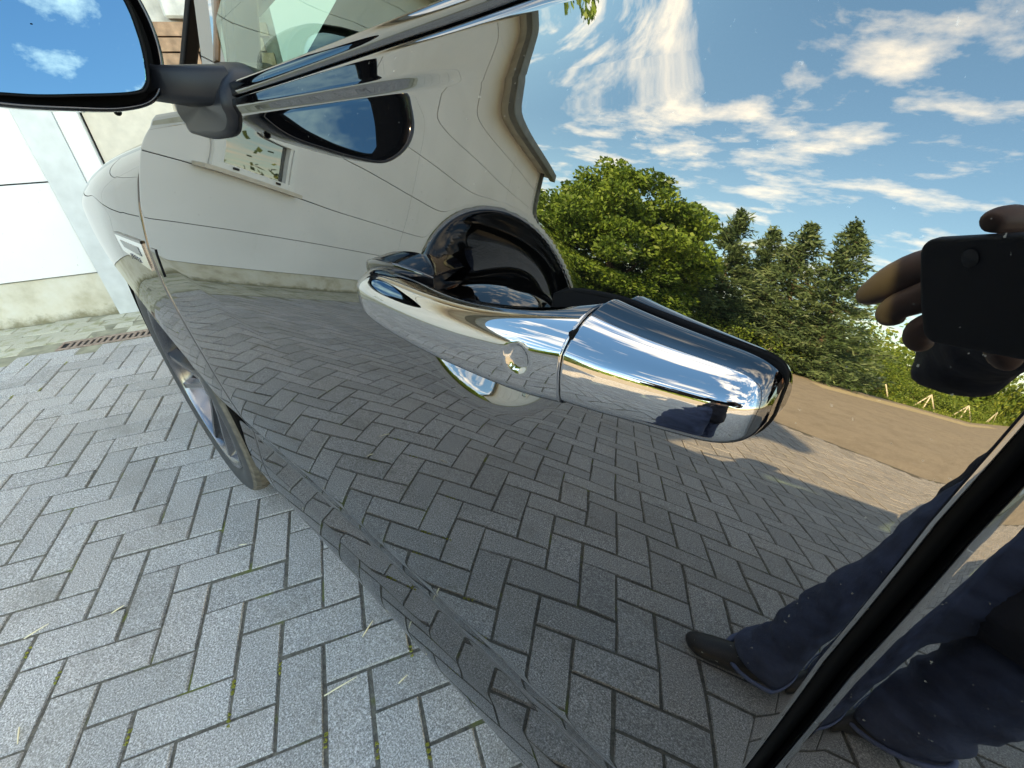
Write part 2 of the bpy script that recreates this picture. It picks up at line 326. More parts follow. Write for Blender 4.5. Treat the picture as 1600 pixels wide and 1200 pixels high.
for i, (x, y, a) in enumerate(big):
    o = link('paver', pv[i % 5], bedding); o.location = (x + rng.normal(0, .0008), y + rng.normal(0, .0008), rng.normal(0, .0009)); o.rotation_euler = (rng.normal(0, .005), rng.normal(0, .006), a + rng.normal(0, .010) + (math.pi if i % 2 else 0))
def join_pavers(name, lst, meshes, parent, mat):
    Vs, Fs, R = [], [], []; n = 0; cache = [(np.array([v.co[:] for v in m.vertices]), np.array([p.vertices[:] for p in m.polygons])) for m in meshes]
    for i, (x, y, a) in enumerate(lst):
        V, F = cache[i % len(cache)]; c, s = math.cos(a), math.sin(a); tx, ty = rng.normal(0, .005, 2); z = rng.normal(0, .0009)
        W_ = np.stack([V[:, 0]*c - V[:, 1]*s + x, V[:, 0]*s + V[:, 1]*c + y, V[:, 2] + V[:, 0]*tx + V[:, 1]*ty + z], -1)
        Vs.append(W_); Fs.append(F+n); n += len(V); R.append(np.full(len(V), rng.random()))
    V, F, R = np.concatenate(Vs), np.concatenate(Fs), np.concatenate(R); me = mesh(name, V, F, mat)
    at = me.attributes.new('rnd', 'FLOAT', 'POINT'); at.data.foreach_set('value', R.astype(np.float32)); return link(name, me, parent, kind='stuff')
join_pavers('distant_pavers', rest, pv, bedding, M['paver'])
# rows along the wall, drain
wang = math.atan2(WD[1], WD[0]); kp = [paver_mesh(.196, .096, 20+i, M['kerbpaver']) for i in range(3)]
def wquad(s0, s1, d0, d1): return [wl(s0, d0, -.0025), wl(s1, d0, -.0025), wl(s1, d1, -.0025), wl(s0, d1, -.0025)]
border = link('mossy_paver_border', mesh('mossy_paver_border', wquad(-4, 11.5, .0, .405) + wquad(-.486, 11.5, .405, .535) + wquad(-4, -1.62, .405, .535) + wquad(-4, 11.5, .535, .64), [(0, 1, 2, 3), (4, 5, 6, 7), (8, 9, 10, 11), (12, 13, 14, 15)], M['mortar']), kind='structure')
DR0, DR1 = -.62, .16                                     # drain from DR0.. behind the car to DR1 along the wall
near, far = [], []
for row in range(5):
    for k in range(-20, 56):
        s = .2*k + (.1 if row % 2 else 0); d = .055 + row*.1
        if row >= 4 and -1.6 < s < -.39: continue
        x, y, _ = wl(s, d, 0); (near if -2 < s < 2.2 else far).append((x, y, wang))
for i, (x, y, a) in enumerate(near):
    o = link('paver', kp[i % 3], border); o.location = (x, y, rng.normal(0, .002)); o.rotation_euler = (rng.normal(0, .01), rng.normal(0, .01), a + rng.normal(0, .01))
join_pavers('distant_border_pavers', far, kp, border, M['kerbpaver'])
dr = empty('drain_channel', wl(-.7, .47, 0), wang, label='rusty slotted drain grate set along the foot of the white wall', category='drain')
box('channel_frame', -.9, .20, -.062, -.050, -.03, .001, M['iron'], dr); box('channel_frame', -.9, .20, .050, .062, -.03, .001, M['iron'], dr)
box('channel_frame', .20, .212, -.062, .062, -.03, .001, M['iron'], dr); box('channel_shade_bed', -.9, .20, -.05, .05, -.03, -.0034, M['dark'], dr)  # bed raised and blackened: the shade under the slots is in its colour
box('grate_rail', -.9, .20, -.05, -.036, -.003, .0005, M['iron'], dr); box('grate_rail', -.9, .20, .036, .05, -.003, .0005, M['iron'], dr)
bm = bmesh.new(); box_bm(bm, -.008, .008, -.036, .036, -.003, .0003); sl = bm_mesh('grate_slat', bm, M['iron'])
for k in range(33):
    o = link('grate_slat', sl, dr); o.location = (-.88 + k*.0325, 0, 0)
# moss tufts and straw in the joints
def clumps(name, pts, mat, label=None, cat=None, kind=None):
    V, F = [], []
    for (x, y, r) in pts:
        for _ in range(14):
            a = rng.random()*6.28; d = rng.random()*r; c = np.array([x + d*math.cos(a), y + d*math.sin(a), rng.random()*.002 - .001]); s = .0009 + .0013*rng.random(); n = len(V)
            for q in ((-s, -s, 0), (s, -s, 0), (0, s, 0), (0, 0, s*1.6)): V.append(c + np.array(q))
            F += [(n, n+1, n+3), (n+1, n+2, n+3), (n+2, n, n+3)]
    return link(name, mesh(name, V, F, mat), kind=kind)
def groundpt(px, py):
    v = (px-800)*CR + (600-py)*CU + 700*CF; t = -CP.z/v.z; return CP.x + v.x*t, CP.y + v.y*t
moss = [(345, 1148), (343, 1082), (424, 1050), (502, 1160), (586, 1175), (615, 1037), (695, 1162), (166, 1165), (330, 1085), (60, 610), (20, 620), (110, 565), (40, 570), (690, 1165), (10, 1030), (78, 1063)]
mp_ = []
for q in moss:
    x, y = groundpt(*q); dx, dy = x-CP.x, y-CP.y; v_ = (ca*dx + sa*dy)/PU + LC[0]; u_ = -((-sa*dx + ca*dy)/PU + LC[1]); k_ = round(v_); f_ = (u_-k_) % 4
    if f_ > 3: u_ += (3-f_) if f_ < 3.5 else (4-f_)
    for t_ in (-.12, 0, .12): x, y = lat(k_, -(u_+t_)); mp_.append((x, y, .0042))
clumps('moss', mp_, M['moss'], kind='stuff')
for i, (px, py, L_, a_, lb) in enumerate([(575, 983, .045, 1.2, 'short pale straw lying across a joint beside the car sill'), (533, 1073, .075, .55, 'longest pale straw lying in a paver joint'), (58, 987, .05, .9, 'pale straw lying on a paver near the frame edge'),
                             (30, 1150, .04, -.9, 'broken pale straw in the corner of the paved yard'), (185, 953, .03, .9, 'tiny pale straw caught in a long joint'), (380, 852, .02, .2, 'white speck of straw between two pavers'), (630, 1062, .025, .8, 'thin straw fragment on a paver below the sill')]):
    x, y = groundpt(px, py); bm = bmesh.new(); c, s = math.cos(a_), math.sin(a_); d = Vector((c*CR.x + s*_h.x, c*CR.y + s*_h.y, 0)).normalized()
    p = Vector((x, y, .003)); tube_bm(bm, [p - d*L_*.5, p - d*.1*L_ + Vector((0, 0, .001)), p + d*L_*.5], [.0016, .0019, .0009], 5)
    link('straw', bm_mesh('straw', bm, M['straw']), label=lb, category='straw', group='straws on the pavers')
link('dry_strip', mesh('dry_strip', [(x, y, -.008) for x, y in [(2.6, 19.5), (3.3, 21.6), (.6, 28.5), (-4.0, 35), (-4.6, 32.2), (-.4, 26)]], [(0, 1, 2, 3, 4, 5)], M['drystrip']), kind='structure')

# ------------------------------------------------------------------ building
bld = empty('white_building', (WP[0], WP[1], 0), wang, label='white panelled building with a low tilt window and grey gutter standing across the yard', category='building')
S0, S1_, EV = -.66, 10.3, 3.98; PZ = .285; DZ = .544
MB_ = None
box('plinth', S0-.0, S1_, -.30, -.004, -.05, PZ-.004, M['plinth'], bld)
WIN = (1.50, 2.12, PZ+2*DZ+.05, PZ+2*DZ+.40)             # s0 s1 z0 z1 of the low window
rows = [(PZ + n*DZ, PZ + (n+1)*DZ) for n in range(6)] + [(PZ + 6*DZ, EV)]
cuts = [S0, .28, 4.3, 8.3, S1_]
for n, (z0, z1) in enumerate(rows):
    for a, b in zip(cuts, cuts[1:]):
        segs = [(a, b, z0, z1)]
        if n == 2 and a <= WIN[0] < b: segs = [(a, WIN[0]-.05, z0, z1), (WIN[1]+.05, b, z0, z1), (WIN[0]-.05, WIN[1]+.05, WIN[3]+.05, z1)]
        for i, (p, q, u, v) in enumerate(segs):
            box('panel', p+.003, q-.003, -.06, .012, u+.004, v-.004, M['wall'], bld, bev=.003)
box('joint_backing', S0, S1_, -.12, -.012, PZ-.002, EV, M['dark'], bld)
w = box('window', WIN[0]-.05, WIN[0], -.05, .03, WIN[2]-.02, WIN[3]+.05, M['whiteframe'], bld)
box('frame_bar', WIN[1], WIN[1]+.05, -.05, .03, WIN[2]-.02, WIN[3]+.05, M['whiteframe'], w); box('frame_bar', WIN[0], WIN[1], -.05, .029, WIN[3], WIN[3]+.05, M['whiteframe'], w)
box('frame_bar', WIN[0], WIN[1], -.05, .029, WIN[2]-.02, WIN[2]+.03, M['whiteframe'], w)
box('sash', WIN[0]+.005, WIN[0]+.035, -.04, .022, WIN[2]+.03, WIN[3], M['whiteframe'], w); box('sash', WIN[1]-.035, WIN[1]-.005, -.04, .022, WIN[2]+.03, WIN[3], M['whiteframe'], w)
box('pane', WIN[0]+.03, WIN[1]-.03, -.02, -.008, WIN[2]+.02, WIN[3], M['wglass'], w)
box('window_sill', WIN[0]-.14, WIN[1]+.10, .013, .075, WIN[2]-.055, WIN[2]-.022, M['plaster'], w)
for sx in (WIN[0]+.12, WIN[1]-.12): box('hinge', sx-.02, sx+.02, .028, .036, WIN[2]+.0, WIN[2]+.018, M['dark'], w)
box('corner_trim', S1_, S1_+.14, -.35, .035, 0, EV, M['whiteframe'], bld)
box('soffit', -6, S1_+.35, -.3, .22, EV, EV+.05, M['soffit'], bld); box('gutter', -6, S1_+.4, .22, .36, EV-.05, EV+.12, M['gutter'], bld, bev=.02)
box('roof', -6, S1_+.4, -6, .219, EV+.052, EV+.16, M['roof'], bld)
box('side_wall', -6, S1_-.01, -6, -.31, 0, EV-.002, M['plaster'], bld)
box('galvanised_post', -.84, -.665, -.10, .03, 0, 3.6, M['galv'], bld); box('door_frame', -.95, -.842, -.08, .018, 0, 2.6, M['whiteframe'], bld); box('door_gap', -.962, -.952, -.08, -.02, 0, 2.6, M['dark'], bld)
box('door_leaf', -1.42, -.964, -.07, -.01, .02, 1.36, M['plaster'], bld)
bm = bmesh.new(); box_bm(bm, 0, .19, -.1, 0, 0, .062); bk = bm_mesh('brick', bm, M['brick']); bm = bmesh.new(); box_bm(bm, 0, .235, -.1, 0, 0, .135); bmesh.ops.bevel(bm, geom=bm.edges[:], offset=.012, segments=1, affect='EDGES'); st = bm_mesh('stone', bm, M['stone'])
for r in range(3):
    for k in range(3): o = link('brick', bk, bld); o.location = (-2.05 + k*.2 + (.04 if r % 2 else 0), .0 + rng.normal(0, .003), 1.37 + r*.071)
for r in range(6):
    for k in range(2): o = link('stone', st, bld); o.location = (-2.02 + k*.245 + (.06 if r % 2 else 0), rng.normal(0, .006), 1.59 + r*.142)
box('side_wall', -6, -1.43, -.3, -.11, 0, EV-.003, M['stone'], bld)
for n in range(7): box('panel', -6, -2.09, -.10, .012, PZ+n*DZ+.004, min(PZ+(n+1)*DZ, EV)-.004, M['wall'], bld, bev=.003)
bm = bmesh.new(); tube_bm(bm, [(S1_+.07, .09, EV), (S1_+.07, .09, .05)], .045, 12); link('downpipe', bm_mesh('downpipe', bm, M['gutter'], True), bld)

# ------------------------------------------------------------------ trees
def leafmesh(name, C, D, Lh, Wd, mat, rnd, droop=0):
    """C centres, D axis directions (unit), leaf-shaped quads"""
    n = len(C); U = rng.normal(size=(n, 3)); U -= (U*D).sum(1, keepdims=True)*D; U /= np.linalg.norm(U, axis=1, keepdims=True)
    Lh = Lh*(.6 + .8*rng.random((n, 1))); Wd = Wd*(.6 + .8*rng.random((n, 1)))
    P = np.stack([C - D*Lh, C + U*Wd - D*Lh*.1, C + D*Lh, C - U*Wd - D*Lh*.1], 1).reshape(-1, 3)
    me = mesh(name, P, np.arange(4*n).reshape(n, 4), mat); at = me.attributes.new('rnd', 'FLOAT', 'POINT'); at.data.foreach_set('value', np.repeat(rnd, 4).astype(np.float32)); return me
def unit(v): return v/np.linalg.norm(v, axis=-1, keepdims=True)
def broadleaf(x, y, h, rad, n, label, name='broadleaf_tree', group=None, mat='leaf', trunkh=.25):
    t = empty(name, (x, y, -.05), label=label, category='tree', group=group)
    ncl = 260; cl = unit(rng.normal(size=(ncl, 3))); rr = .45 + .55*rng.random((ncl, 1))**.6; cl = cl*rr*np.array([rad, rad, h*(1-trunkh)/2]); cl[:, 2] += h*(1+trunkh)/2
    w = rng.integers(0, ncl, n); off = unit(rng.normal(size=(n, 3)))*(rng.random((n, 1))**.35)*np.array([.20, .20, .09])*rad
    C = cl[w] + off; D = unit(off*np.array([1, 1, .4]) + rng.normal(size=(n, 3))*.25*rad*.3 + np.array([0, 0, -.05])); r = rng.random(n)*.55 + .2 + .25*(rng.random(ncl)[w])
    link('crown', leafmesh('crown', C, D, .072*rad/3, .036*rad/3, M[mat], r), t, kind='stuff')
    bm = bmesh.new(); tube_bm(bm, [(0, 0, 0), (.05, .02, h*.3), (0, 0, h*.75)], [.05*rad+.05, .035*rad+.04, .02], 8)
    for k in range(9):
        q = cl[rng.integers(0, ncl)]*.85; tube_bm(bm, [(0, 0, h*(.2+.35*rng.random())), tuple(q*.5 + np.array([0, 0, h*.2])), tuple(q)], [.06*rad/3, .04*rad/3, .012], 6)
    link('trunk', bm_mesh('trunk', bm, M['bark'], True), t); return t
def conifer(x, y, h, rad, n, label, lean=0.0):
    t = empty('spruce_tree', (x, y, -.05), label=label, category='tree', group='spruces beyond the parking lot')
    Vc, Vd, R = [], [], []; nb = int(h*20); bm = bmesh.new(); tube_bm(bm, [(0, 0, 0), (lean*.4, 0, h*.5), (lean, 0, h*.97)], [.14, .08, .015], 7)
    for i in range(nb):
        f = (i+.5)/nb; z = h*(.06 + .93*f); L_ = rad*(1-f)**.8*(.65+.6*rng.random()) + .12; a = rng.random()*6.283; dr_ = np.array([math.cos(a), math.sin(a), 0])
        k = int(n/nb*(.35 + 1.3*(1-f))); tpos = rng.random(k)**.7; br = rng.random()*.3
        c = np.array([lean*f, 0, z]) + dr_*(tpos*L_)[:, None]; c[:, 2] += -.30*L_*tpos + .28*L_*tpos**2 + rng.normal(0, .05, k); c[:, 0:2] += np.clip(rng.normal(0, .10 + .055*L_, (k, 2)), -.3, .3); c[:, 2] += np.clip(rng.normal(0, .07 + .02*L_, k), -.2, .2)
        d = unit(dr_ + np.array([0, 0, .15]) + rng.normal(size=(k, 3))*.45); Vc.append(c); Vd.append(d); R.append(.10 + br + .55*rng.random(k)*(.4+.6*tpos))
        if L_ > .5 and i % 2 == 0: tube_bm(bm, [(lean*f, 0, z), tuple(np.array([lean*f, 0, z - .12*L_]) + dr_*L_*.5), tuple(np.array([lean*f, 0, z]) + dr_*L_*.95)], [.025, .015, .004], 5)
    link('crown', leafmesh('crown', np.concatenate(Vc), np.concatenate(Vd), .15, .038, M['needle'], np.concatenate(R)), t, kind='stuff'); link('trunk', bm_mesh('trunk', bm, M['bark'], True), t)
def bush(x, y, h, rad, n, label, mat='hedge', name='shrub'):
    t = empty(name, (x, y, -.05), label=label, category='shrub', group='shrubs along the lot edge'); ncl = 45
    cl = unit(rng.normal(size=(ncl, 3))); cl[:, 2] = np.abs(cl[:, 2]); cl = cl*(.3+.7*rng.random((ncl, 1))**.5)*np.array([rad, rad, h*.9])
    w = rng.integers(0, ncl, n); C = cl[w] + rng.normal(size=(n, 3))*np.array([.16, .16, .10])*rad; C[:, 2] = np.abs(C[:, 2])
    link('foliage', leafmesh('foliage', C, unit(rng.normal(size=(n, 3))), .075, .038, M[mat], rng.random(n)*.6 + .35*rng.random(ncl)[w]), t, kind='stuff')
    bm = bmesh.new()
    for k in range(5): q = cl[k]*.8; tube_bm(bm, [(0, 0, 0), tuple(q*.5), tuple(q)], [.03, .02, .006], 5)
    link('stem', bm_mesh('stem', bm, M['bark'], True), t)
def pol(az, r): a = math.radians(az); return r*math.sin(a), r*math.cos(a)
broadleaf(*pol(31.8, 21), 6.7, 3.9, 90000, 'broad dense green tree, largest and nearest the building corner', trunkh=.03)
for az, r, h, rad, le, lb in [(24.0, 24, 7.2, 3.0, .5, 'spruce half hidden behind the big green tree'), (19.2, 25, 7.9, 2.9, .6, 'second spruce from the big green tree with a sharp tip'), (16.0, 28, 8.2, 3.0, .5, 'slim spruce standing behind the sharp tipped one'),
                          (12.6, 26, 8.2, 3.0, .7, 'middle spruce with a brownish tip and dense skirt'), (9.0, 26, 8.6, 3.0, .7, 'last spruce of the row, nearest the open sky')]:
    conifer(*pol(az, r), h*.95, rad, 15000, lb, le)
bl = ['olive shrub at the foot of the big green tree', 'low shrub between the big tree and the first spruce', 'round shrub under the first spruce', 'bright shrub behind the first splayed posts', 'tall hedge clump below the second spruce', 'loose shrub below the middle spruce', 'pale shrub beside the last spruce', 'shrub behind the middle splayed posts', 'yellow green shrub beyond the dry strip', 'tall shrub right of the spruces', 'wide shrub by the far lot corner', 'last shrub in the row, palest green', 'dark shrub in front of the big tree trunk', 'tall leafy shrub rising right behind the last spruce', 'rounded tall shrub beyond the splayed props, behind the hand']
for i, (az, r, h, rad, n) in enumerate([(38, 20.5, 1.7, 1.8, 4000), (29, 21.5, 2.0, 2.0, 4000), (24, 22.5, 2.2, 2.0, 4000), (8.8, 27.8, 1.8, 1.8, 3500), (19, 24.0, 2.6, 2.1, 4500), (14, 25.5, 2.7, 2.2, 4500), (9.5, 30, 3.0, 2.2, 4500),
                                 (4.5, 32.5, 2.7, 2.4, 4500), (0, 37, 2.0, 2.6, 4500), (5.5, 38, 5.0, 2.8, 5000), (-4.5, 45, 2.4, 3.4, 4500), (-10.5, 55, 3.2, 4.5, 4500), (34, 19.3, 1.2, 1.7, 3000), (6.8, 34, 5.6, 3.0, 9000), (2.2, 40, 4.2, 3.2, 7000)]):
    bush(*pol(az, r), h, rad, n, bl[i])
far_ = []
for i in range(26):
    az = 48 - i*3.4; r = 46 + 10*rng.random(); x, y = pol(az, r); far_.append((x, y, 3.5 + 2.0*rng.random()))
C = np.concatenate([np.stack([x + rng.normal(0, 2.2, 3200), y + rng.normal(0, 1.5, 3200), np.abs(rng.normal(0, .50, 3200))*h], -1) for x, y, h in far_])
link('distant_woods', leafmesh('distant_woods', C, unit(rng.normal(size=C.shape)), .27, .15, M['hedge'], rng.random(len(C))), kind='stuff')
# rough grass along the lot edge
G = []
for (x0, y0), (x1, y1) in zip(EDGE[:-1], EDGE[1:]):
    L_ = math.hypot(x1-x0, y1-y0); n = int(min(L_, 16)*150); t_ = rng.random(n)*(min(1, 16/L_) if x1 < x0 and L_ < 30 else .35); G.append(np.stack([x0 + (x1-x0)*t_ + rng.normal(0, .25, n), y0 + (y1-y0)*t_ + rng.normal(0, .35, n) + .25, np.full(n, .06)], -1))
G = np.concatenate(G); gd = unit(rng.normal(size=G.shape)*.35 + np.array([0, 0, 1])); link('verge_grass', leafmesh('verge_grass', G, gd, .13, .02, M['hedge'], rng.random(len(G))), kind='stuff')
# splayed white posts
for i, (x, y, sp_, lb) in enumerate([(3.0, 28.3, .75, 'splayed pale timber props nearest the spruces'), (1.7, 30.6, .6, 'single leaning pale prop between two splayed sets'), (-.2, 33.4, .8, 'splayed pale props beside the dry strip'), (-1.9, 36, .8, 'splayed pale props beyond the dry strip'), (-4.6, 41, .9, 'last splayed pale props at the lot corner'), (5.6, 24.0, .6, 'pale timber props below the second spruce')]):
    t = empty('timber_props', (x, y, -.05), -.9, label=lb, category='post', group='pale props along the lot edge'); hh = 1.15 if i != 1 else 1.0
    for sx in ((-1, .35, 1) if i != 1 else (-.9,)):
        bm = bmesh.new(); tube_bm(bm, [(sx*sp_, rng.normal(0, .1), 0), (0, 0, hh)], [.035, .028], 7); link('prop', bm_mesh('prop', bm, M['post'], True), t)

# ------------------------------------------------------------------ the car
car = empty('parked_car', (0, 0, 0), label='glossy black car parked on the pavers with chrome door handle', category='car')
PA_ = M['paint']
EDG = np.array([0, .0003, .0008, .0015, .0025, .0035]); ER = .0035
def edrop(e): e = np.clip(e, 0, ER); return ER - np.sqrt(np.clip(ER**2 - (ER-e)**2, 0, None))
_zr = [.2, .3, .75, .9, 1.0, 1.05, 1.15, 1.3]; _xr = [-.03, -.03, -.028, -.032, -.039, -.045, -.058, -.08]
_zf = [.2, .4, .57, .72, .88, .95, 1.016, 1.076, 1.12, 1.138, 1.15, 1.165, 1.2]; _xf = [1.05, 1.05, 1.04, 1.035, 1.05, 1.045, 1.04, 1.01, .965, .905, .86, .82, .78]
def xr(z): return np.interp(z, _zr, _xr)
def xf(z):
    t = np.interp(np.linspace(.2, 1.2, 401), _zf, _xf); t = np.convolve(np.pad(t, 8, 'edge'), np.ones(17)/17, 'valid'); return np.interp(z, np.linspace(.2, 1.2, 401), t)
TOPH = 1.196
def topoff(x, h): return np.interp(x, [-.1, .2, .64, .8], [.010, .008, -.011, -.013])*np.clip((h-1.1795)/(TOPH-1.1795), 0, 1)     # the waist line rises to the rear
def body_panel(name, xs, hs, xa, xb, blend_a, blend_b, cup, mat, parent, drop_ends=(True, True), topdrop=False, ymod=None):
    """xs: base columns, hs: rows; xa(z)/xb(z): edges; returns the panel object"""
    hs = np.asarray(hs); xs = np.asarray(xs); x0, x1 = xs[0], xs[-1]; rowsP = []
    for h in hs:
        z = np.full(len(xs), h); 
        for _ in range(3):
            X = xs + (xa(z)-x0)*np.clip((blend_a-xs)/(blend_a-x0), 0, 1) + (xb(z)-x1)*np.clip((xs-blend_b)/(x1-blend_b), 0, 1)
            z = h - KX*np.clip(X, -.3, 1.15)*smooth01(.45, .8, z) + topoff(X, h)
        ea, eb = X - X[0], X[-1] - X
        Y = S(X, z, cup)
        if drop_ends[0]: Y = Y - edrop(ea)
        if drop_ends[1]: Y = Y - edrop(eb)
        if topdrop: Y = Y - edrop(np.full(len(X), hs[-1]-h))
        if ymod is not None: Y = Y + ymod(X, z)
        rowsP.append(np.stack([X, Y, z], -1))
    P = np.stack(rowsP)                              # rows x cols x 3
    # return flanges: rear, front and top edges turned inwards
    fl = lambda Q: np.concatenate([Q + np.array([0, -.004, 0]), Q + np.array([0, -.022, 0])], 1)
    P = np.concatenate([fl(P[:, :1])[:, ::-1], P, fl(P[:, -1:])], 1)
    top = P[-1:].copy(); top[..., 1] -= .018; P = np.concatenate([P, top], 0)
    o = grid_obj(name, P, mat, parent, flip=True)
    if cup:
        o.data.materials.append(M['cup']); Pc = (P[:-1, :-1] + P[1:, 1:])/2; r = np.sqrt(((Pc[..., 0]-CUPX)/CUPA)**2 + ((Pc[..., 2]-CUPZ)/CUPB)**2)
        inner = (r < .88) & (Pc[..., 2] > .99); o.data.polygons.foreach_set('material_index', inner.reshape(-1).astype(np.int32))
    return o
def cols(a, b, step, dense=None, dstep=.0025, ends=(True, True)):
    xs = [a + e for e in EDG] if ends[0] else [a]; x = xs[-1]; lim = b - EDG[-1] if ends[1] else b
    while True:
        x += dstep if dense and dense[0] < x < dense[1] else step
        if x >= lim - .001: break
        xs.append(x)
    if ends[1]: xs += [b - e for e in EDG[::-1]]
    else: xs.append(b)
    return np.array(xs)
def hrows(top=TOPH, dense=True, bottom=.258):
    hs = [bottom, .2605, .263, .2665, .271, .276, .282, .29]; h = .296
    while h < top - .0045:
        hs.append(h); h += (.004 if h < .58 else .0065 if h < .93 else .0026 if h < 1.125 else .003 if h < 1.166 else .0009) if dense else (.004 if h < .58 else .008 if h < 1.1 else .004 if h < 1.166 else .001)
    hs += [top-.0035, top-.0025, top-.0015, top-.0008, top-.0003, top]; return np.array(hs)
front_door = body_panel('front_door', cols(-.03, 1.05, .008, (.13, .325)), hrows(), xr, xf, .10, .55, True, PA_, car, topdrop=True)
GAP = .0095
rear_door = body_panel('rear_door', cols(-1.02, -.03-GAP, .014), hrows(dense=False), lambda z: np.interp(z, [.2, .5, .9, 1.2], [-.70, -.78, -1.0, -1.06]), lambda z: xr(z)-GAP, -.60, -.10, False, PA_, car, topdrop=True)
zs_ = np.linspace(.25, 1.19, 60); P = np.stack([np.stack([xr(zs_) + a, S(xr(zs_), zs_, False) + b, zs_], -1) for a, b in ((.008, -.03), (.004, -.012), (-.001, -.0075), (-.005, -.007), (-.009, -.012), (-.013, -.03))]); grid_obj('door_seal', P - np.array([0, .003, 0]), M['rubber'], car)
# fender with wheel arch
WX, WZ, WR, AR = 1.60, .385, .385, .440
def topz(x): return np.interp(x, [.7, .95, 1.35, 1.9, 2.2, 2.5], [1.155, 1.135, 1.075, .985, .90, .78])
def fender(name, x0, xend, wx, front=True):
    xs = cols(x0, xend, .007, ends=(True, False)) if front else np.arange(x0, xend, .012); hs = np.concatenate([np.arange(.26, 1.0, .007), np.linspace(1.0, 1.20, 40)[1:]])
    PX = []
    for h in hs:
        f = (h-.26)/.94; z = np.full(len(xs), h); X = xs.copy()
        if front:
            for _ in range(2):
                X = xs + (xf(z)+.0042-x0)*np.clip((1.6-xs)/(1.6-x0), 0, 1); zt = topz(X) - .0; z = np.where(h > .9, .9 + (h-.9)/.3*(zt-.9), h)
            zt = topz(X)
        else: zt = np.full(len(X), 1.17); z = np.where(h > .9, .9 + (h-.9)/.3*(zt-.9), h)
        rr = .075; e = np.clip(z - (zt-rr), 0, rr); Y = S(X, np.minimum(z, zt), False) - (rr - np.sqrt(rr*rr - e*e))*1.0
        if front: Y = Y - edrop(X - X[0])
        PX.append(np.stack([X, Y, z], -1))
    P = np.stack(PX); nr, nc = P.shape[:2]; V = P.reshape(-1, 3); d = V[:, [0, 2]] - np.array([wx, WZ]); r = np.linalg.norm(d, axis=1)
    snap = (r < AR) & (r > AR-.011); V[snap][:, [0, 2]]; k = (AR/np.maximum(r, 1e-6))[:, None]; nd = np.array([wx, WZ]) + d*k; V[snap, 0] = nd[snap, 0]; V[snap, 2] = nd[snap, 1]
    F = grid_faces(nr, nc); bad = (r < AR-.0111); F = F[~bad[F].any(1)][:, ::-1]; 
    o = link(name, mesh(name, V, F, PA_, True), car); return o
fender('front_fender', 1.0542, 2.42, WX); fender('rear_quarter', -2.45, -.80, -1.29, False)
# flange round the arch + liner
def arch(wx):
    A = np.linspace(-.02, math.pi+.05, 80); X = wx + AR*np.cos(A); Z = WZ + AR*np.sin(A); Y = S(X, Z, False); P = np.stack([np.stack([wx + (AR-o)*np.cos(A), Y - dy, WZ + (AR-o)*np.sin(A)], -1) for o, dy in ((-.0005, .0002), (.003, .001), (.007, .006), (.008, .03))])
    grid_obj('arch_lip', P, PA_, car)
    P = np.stack([np.stack([wx + rr*np.cos(A), np.full(80, yy), WZ + rr*np.sin(A)], -1) for rr, yy in ((AR+.005, .03), (AR+.012, -.02), (AR+.012, -.34), (.05, -.36))]); grid_obj('arch_liner', P, M['rubber'], car)
arch(WX); arch(-1.29)
# bonnet, windscreen, roof, far side, tail
xs = np.linspace(.80, 2.42, 60); ts = np.linspace(0, 1, 40); YS = S(xs, topz(xs)-.0, False) - .075
P = np.stack([np.stack([xs, YS + (-1.95 - 2*YS)*t, topz(xs) + .055*math.sin(math.pi*t)**.7*np.interp(xs, [.8, 2.1, 2.42], [1, 1, .2])], -1) for t in ts]); grid_obj('bonnet', P, PA_, car, flip=True)
def rbox(name, lo, hi, bev, mat): return box(name, lo[0], hi[0], lo[1], hi[1], lo[2], hi[2], mat, car, bev=bev)
rbox('nose', (2.30, -1.70, .26), (2.50, -.25, .80), .05, PA_); rbox('floor_pan', (-2.3, -1.80, .22), (1.1, -.10, .30), .01, M['rubber']); rbox('engine_block', (1.1, -1.5, .3), (2.3, -.45, .8), .02, M['rubber'])
xs = np.linspace(-2.4, 2.42, 70); far = []
for x in xs:
    yy = -1.95 - S(x, np.array([.28, .5, .8, 1.0, 1.08]), False); far.append(np.stack([np.full(5, x), yy, [.28, .5, .8, 1.0, float(min(1.16, topz(x) if x > .8 else 1.16))]], -1))
grid_obj('far_side', np.stack(far), PA_, car)
# roof and greenhouse
def rl(pts): return [tuple(p) for p in pts]
RX = [(.12, 1.56), (-.15, 1.625), (-.7, 1.665), (-1.3, 1.655), (-1.9, 1.58), (-2.15, 1.50)]
P = np.stack([np.array([(x, -.975 + w_*(.975-.30), z - .05*abs(w_)**3.0) for w_ in np.linspace(-1, 1, 30)]) for x, z in RX]); grid_obj('roof', P, PA_, car)
GLY0, GLZ0, GLY1, GLZ1 = -.060, 1.195, -.285, 1.55       # side glass lower and upper line
# windscreen and rear screen
P = np.stack([np.array([(x0 + (0 if True else 0) - .10*(w_**2), -.975 + w_*wd, z) for w_ in np.linspace(-1, 1, 24)]) for x0, wd, z in ((1.02, .80, 1.135), (.62, .755, 1.35), (.20, .68, 1.545))]); grid_obj('windscreen', P, M['glass'], car)
P = np.stack([np.array([(x0, -.975 + w_*wd, z) for w_ in np.linspace(-1, 1, 8)]) for x0, wd, z in ((-2.15, .66, 1.50), (-2.40, .78, 1.16))]); grid_obj('rear_screen', P, M['glass'], car)
rbox('tailgate', (-2.5, -1.75, .3), (-2.36, -.2, 1.16), .04, PA_)
def glx(x0, x1, name, n=12, mat='glass'):
    P = np.stack([np.array([(x, GLY0 + (GLY1-GLY0)*t**1.15 + .018*(max(x, 0)) - .012, GLZ0 - .005 - KX*x*(1-t) + (GLZ1-GLZ0)*t) for x in np.linspace(x0 if True else 0, x1, n)]) for t in np.linspace(0, 1, 8)]); return P
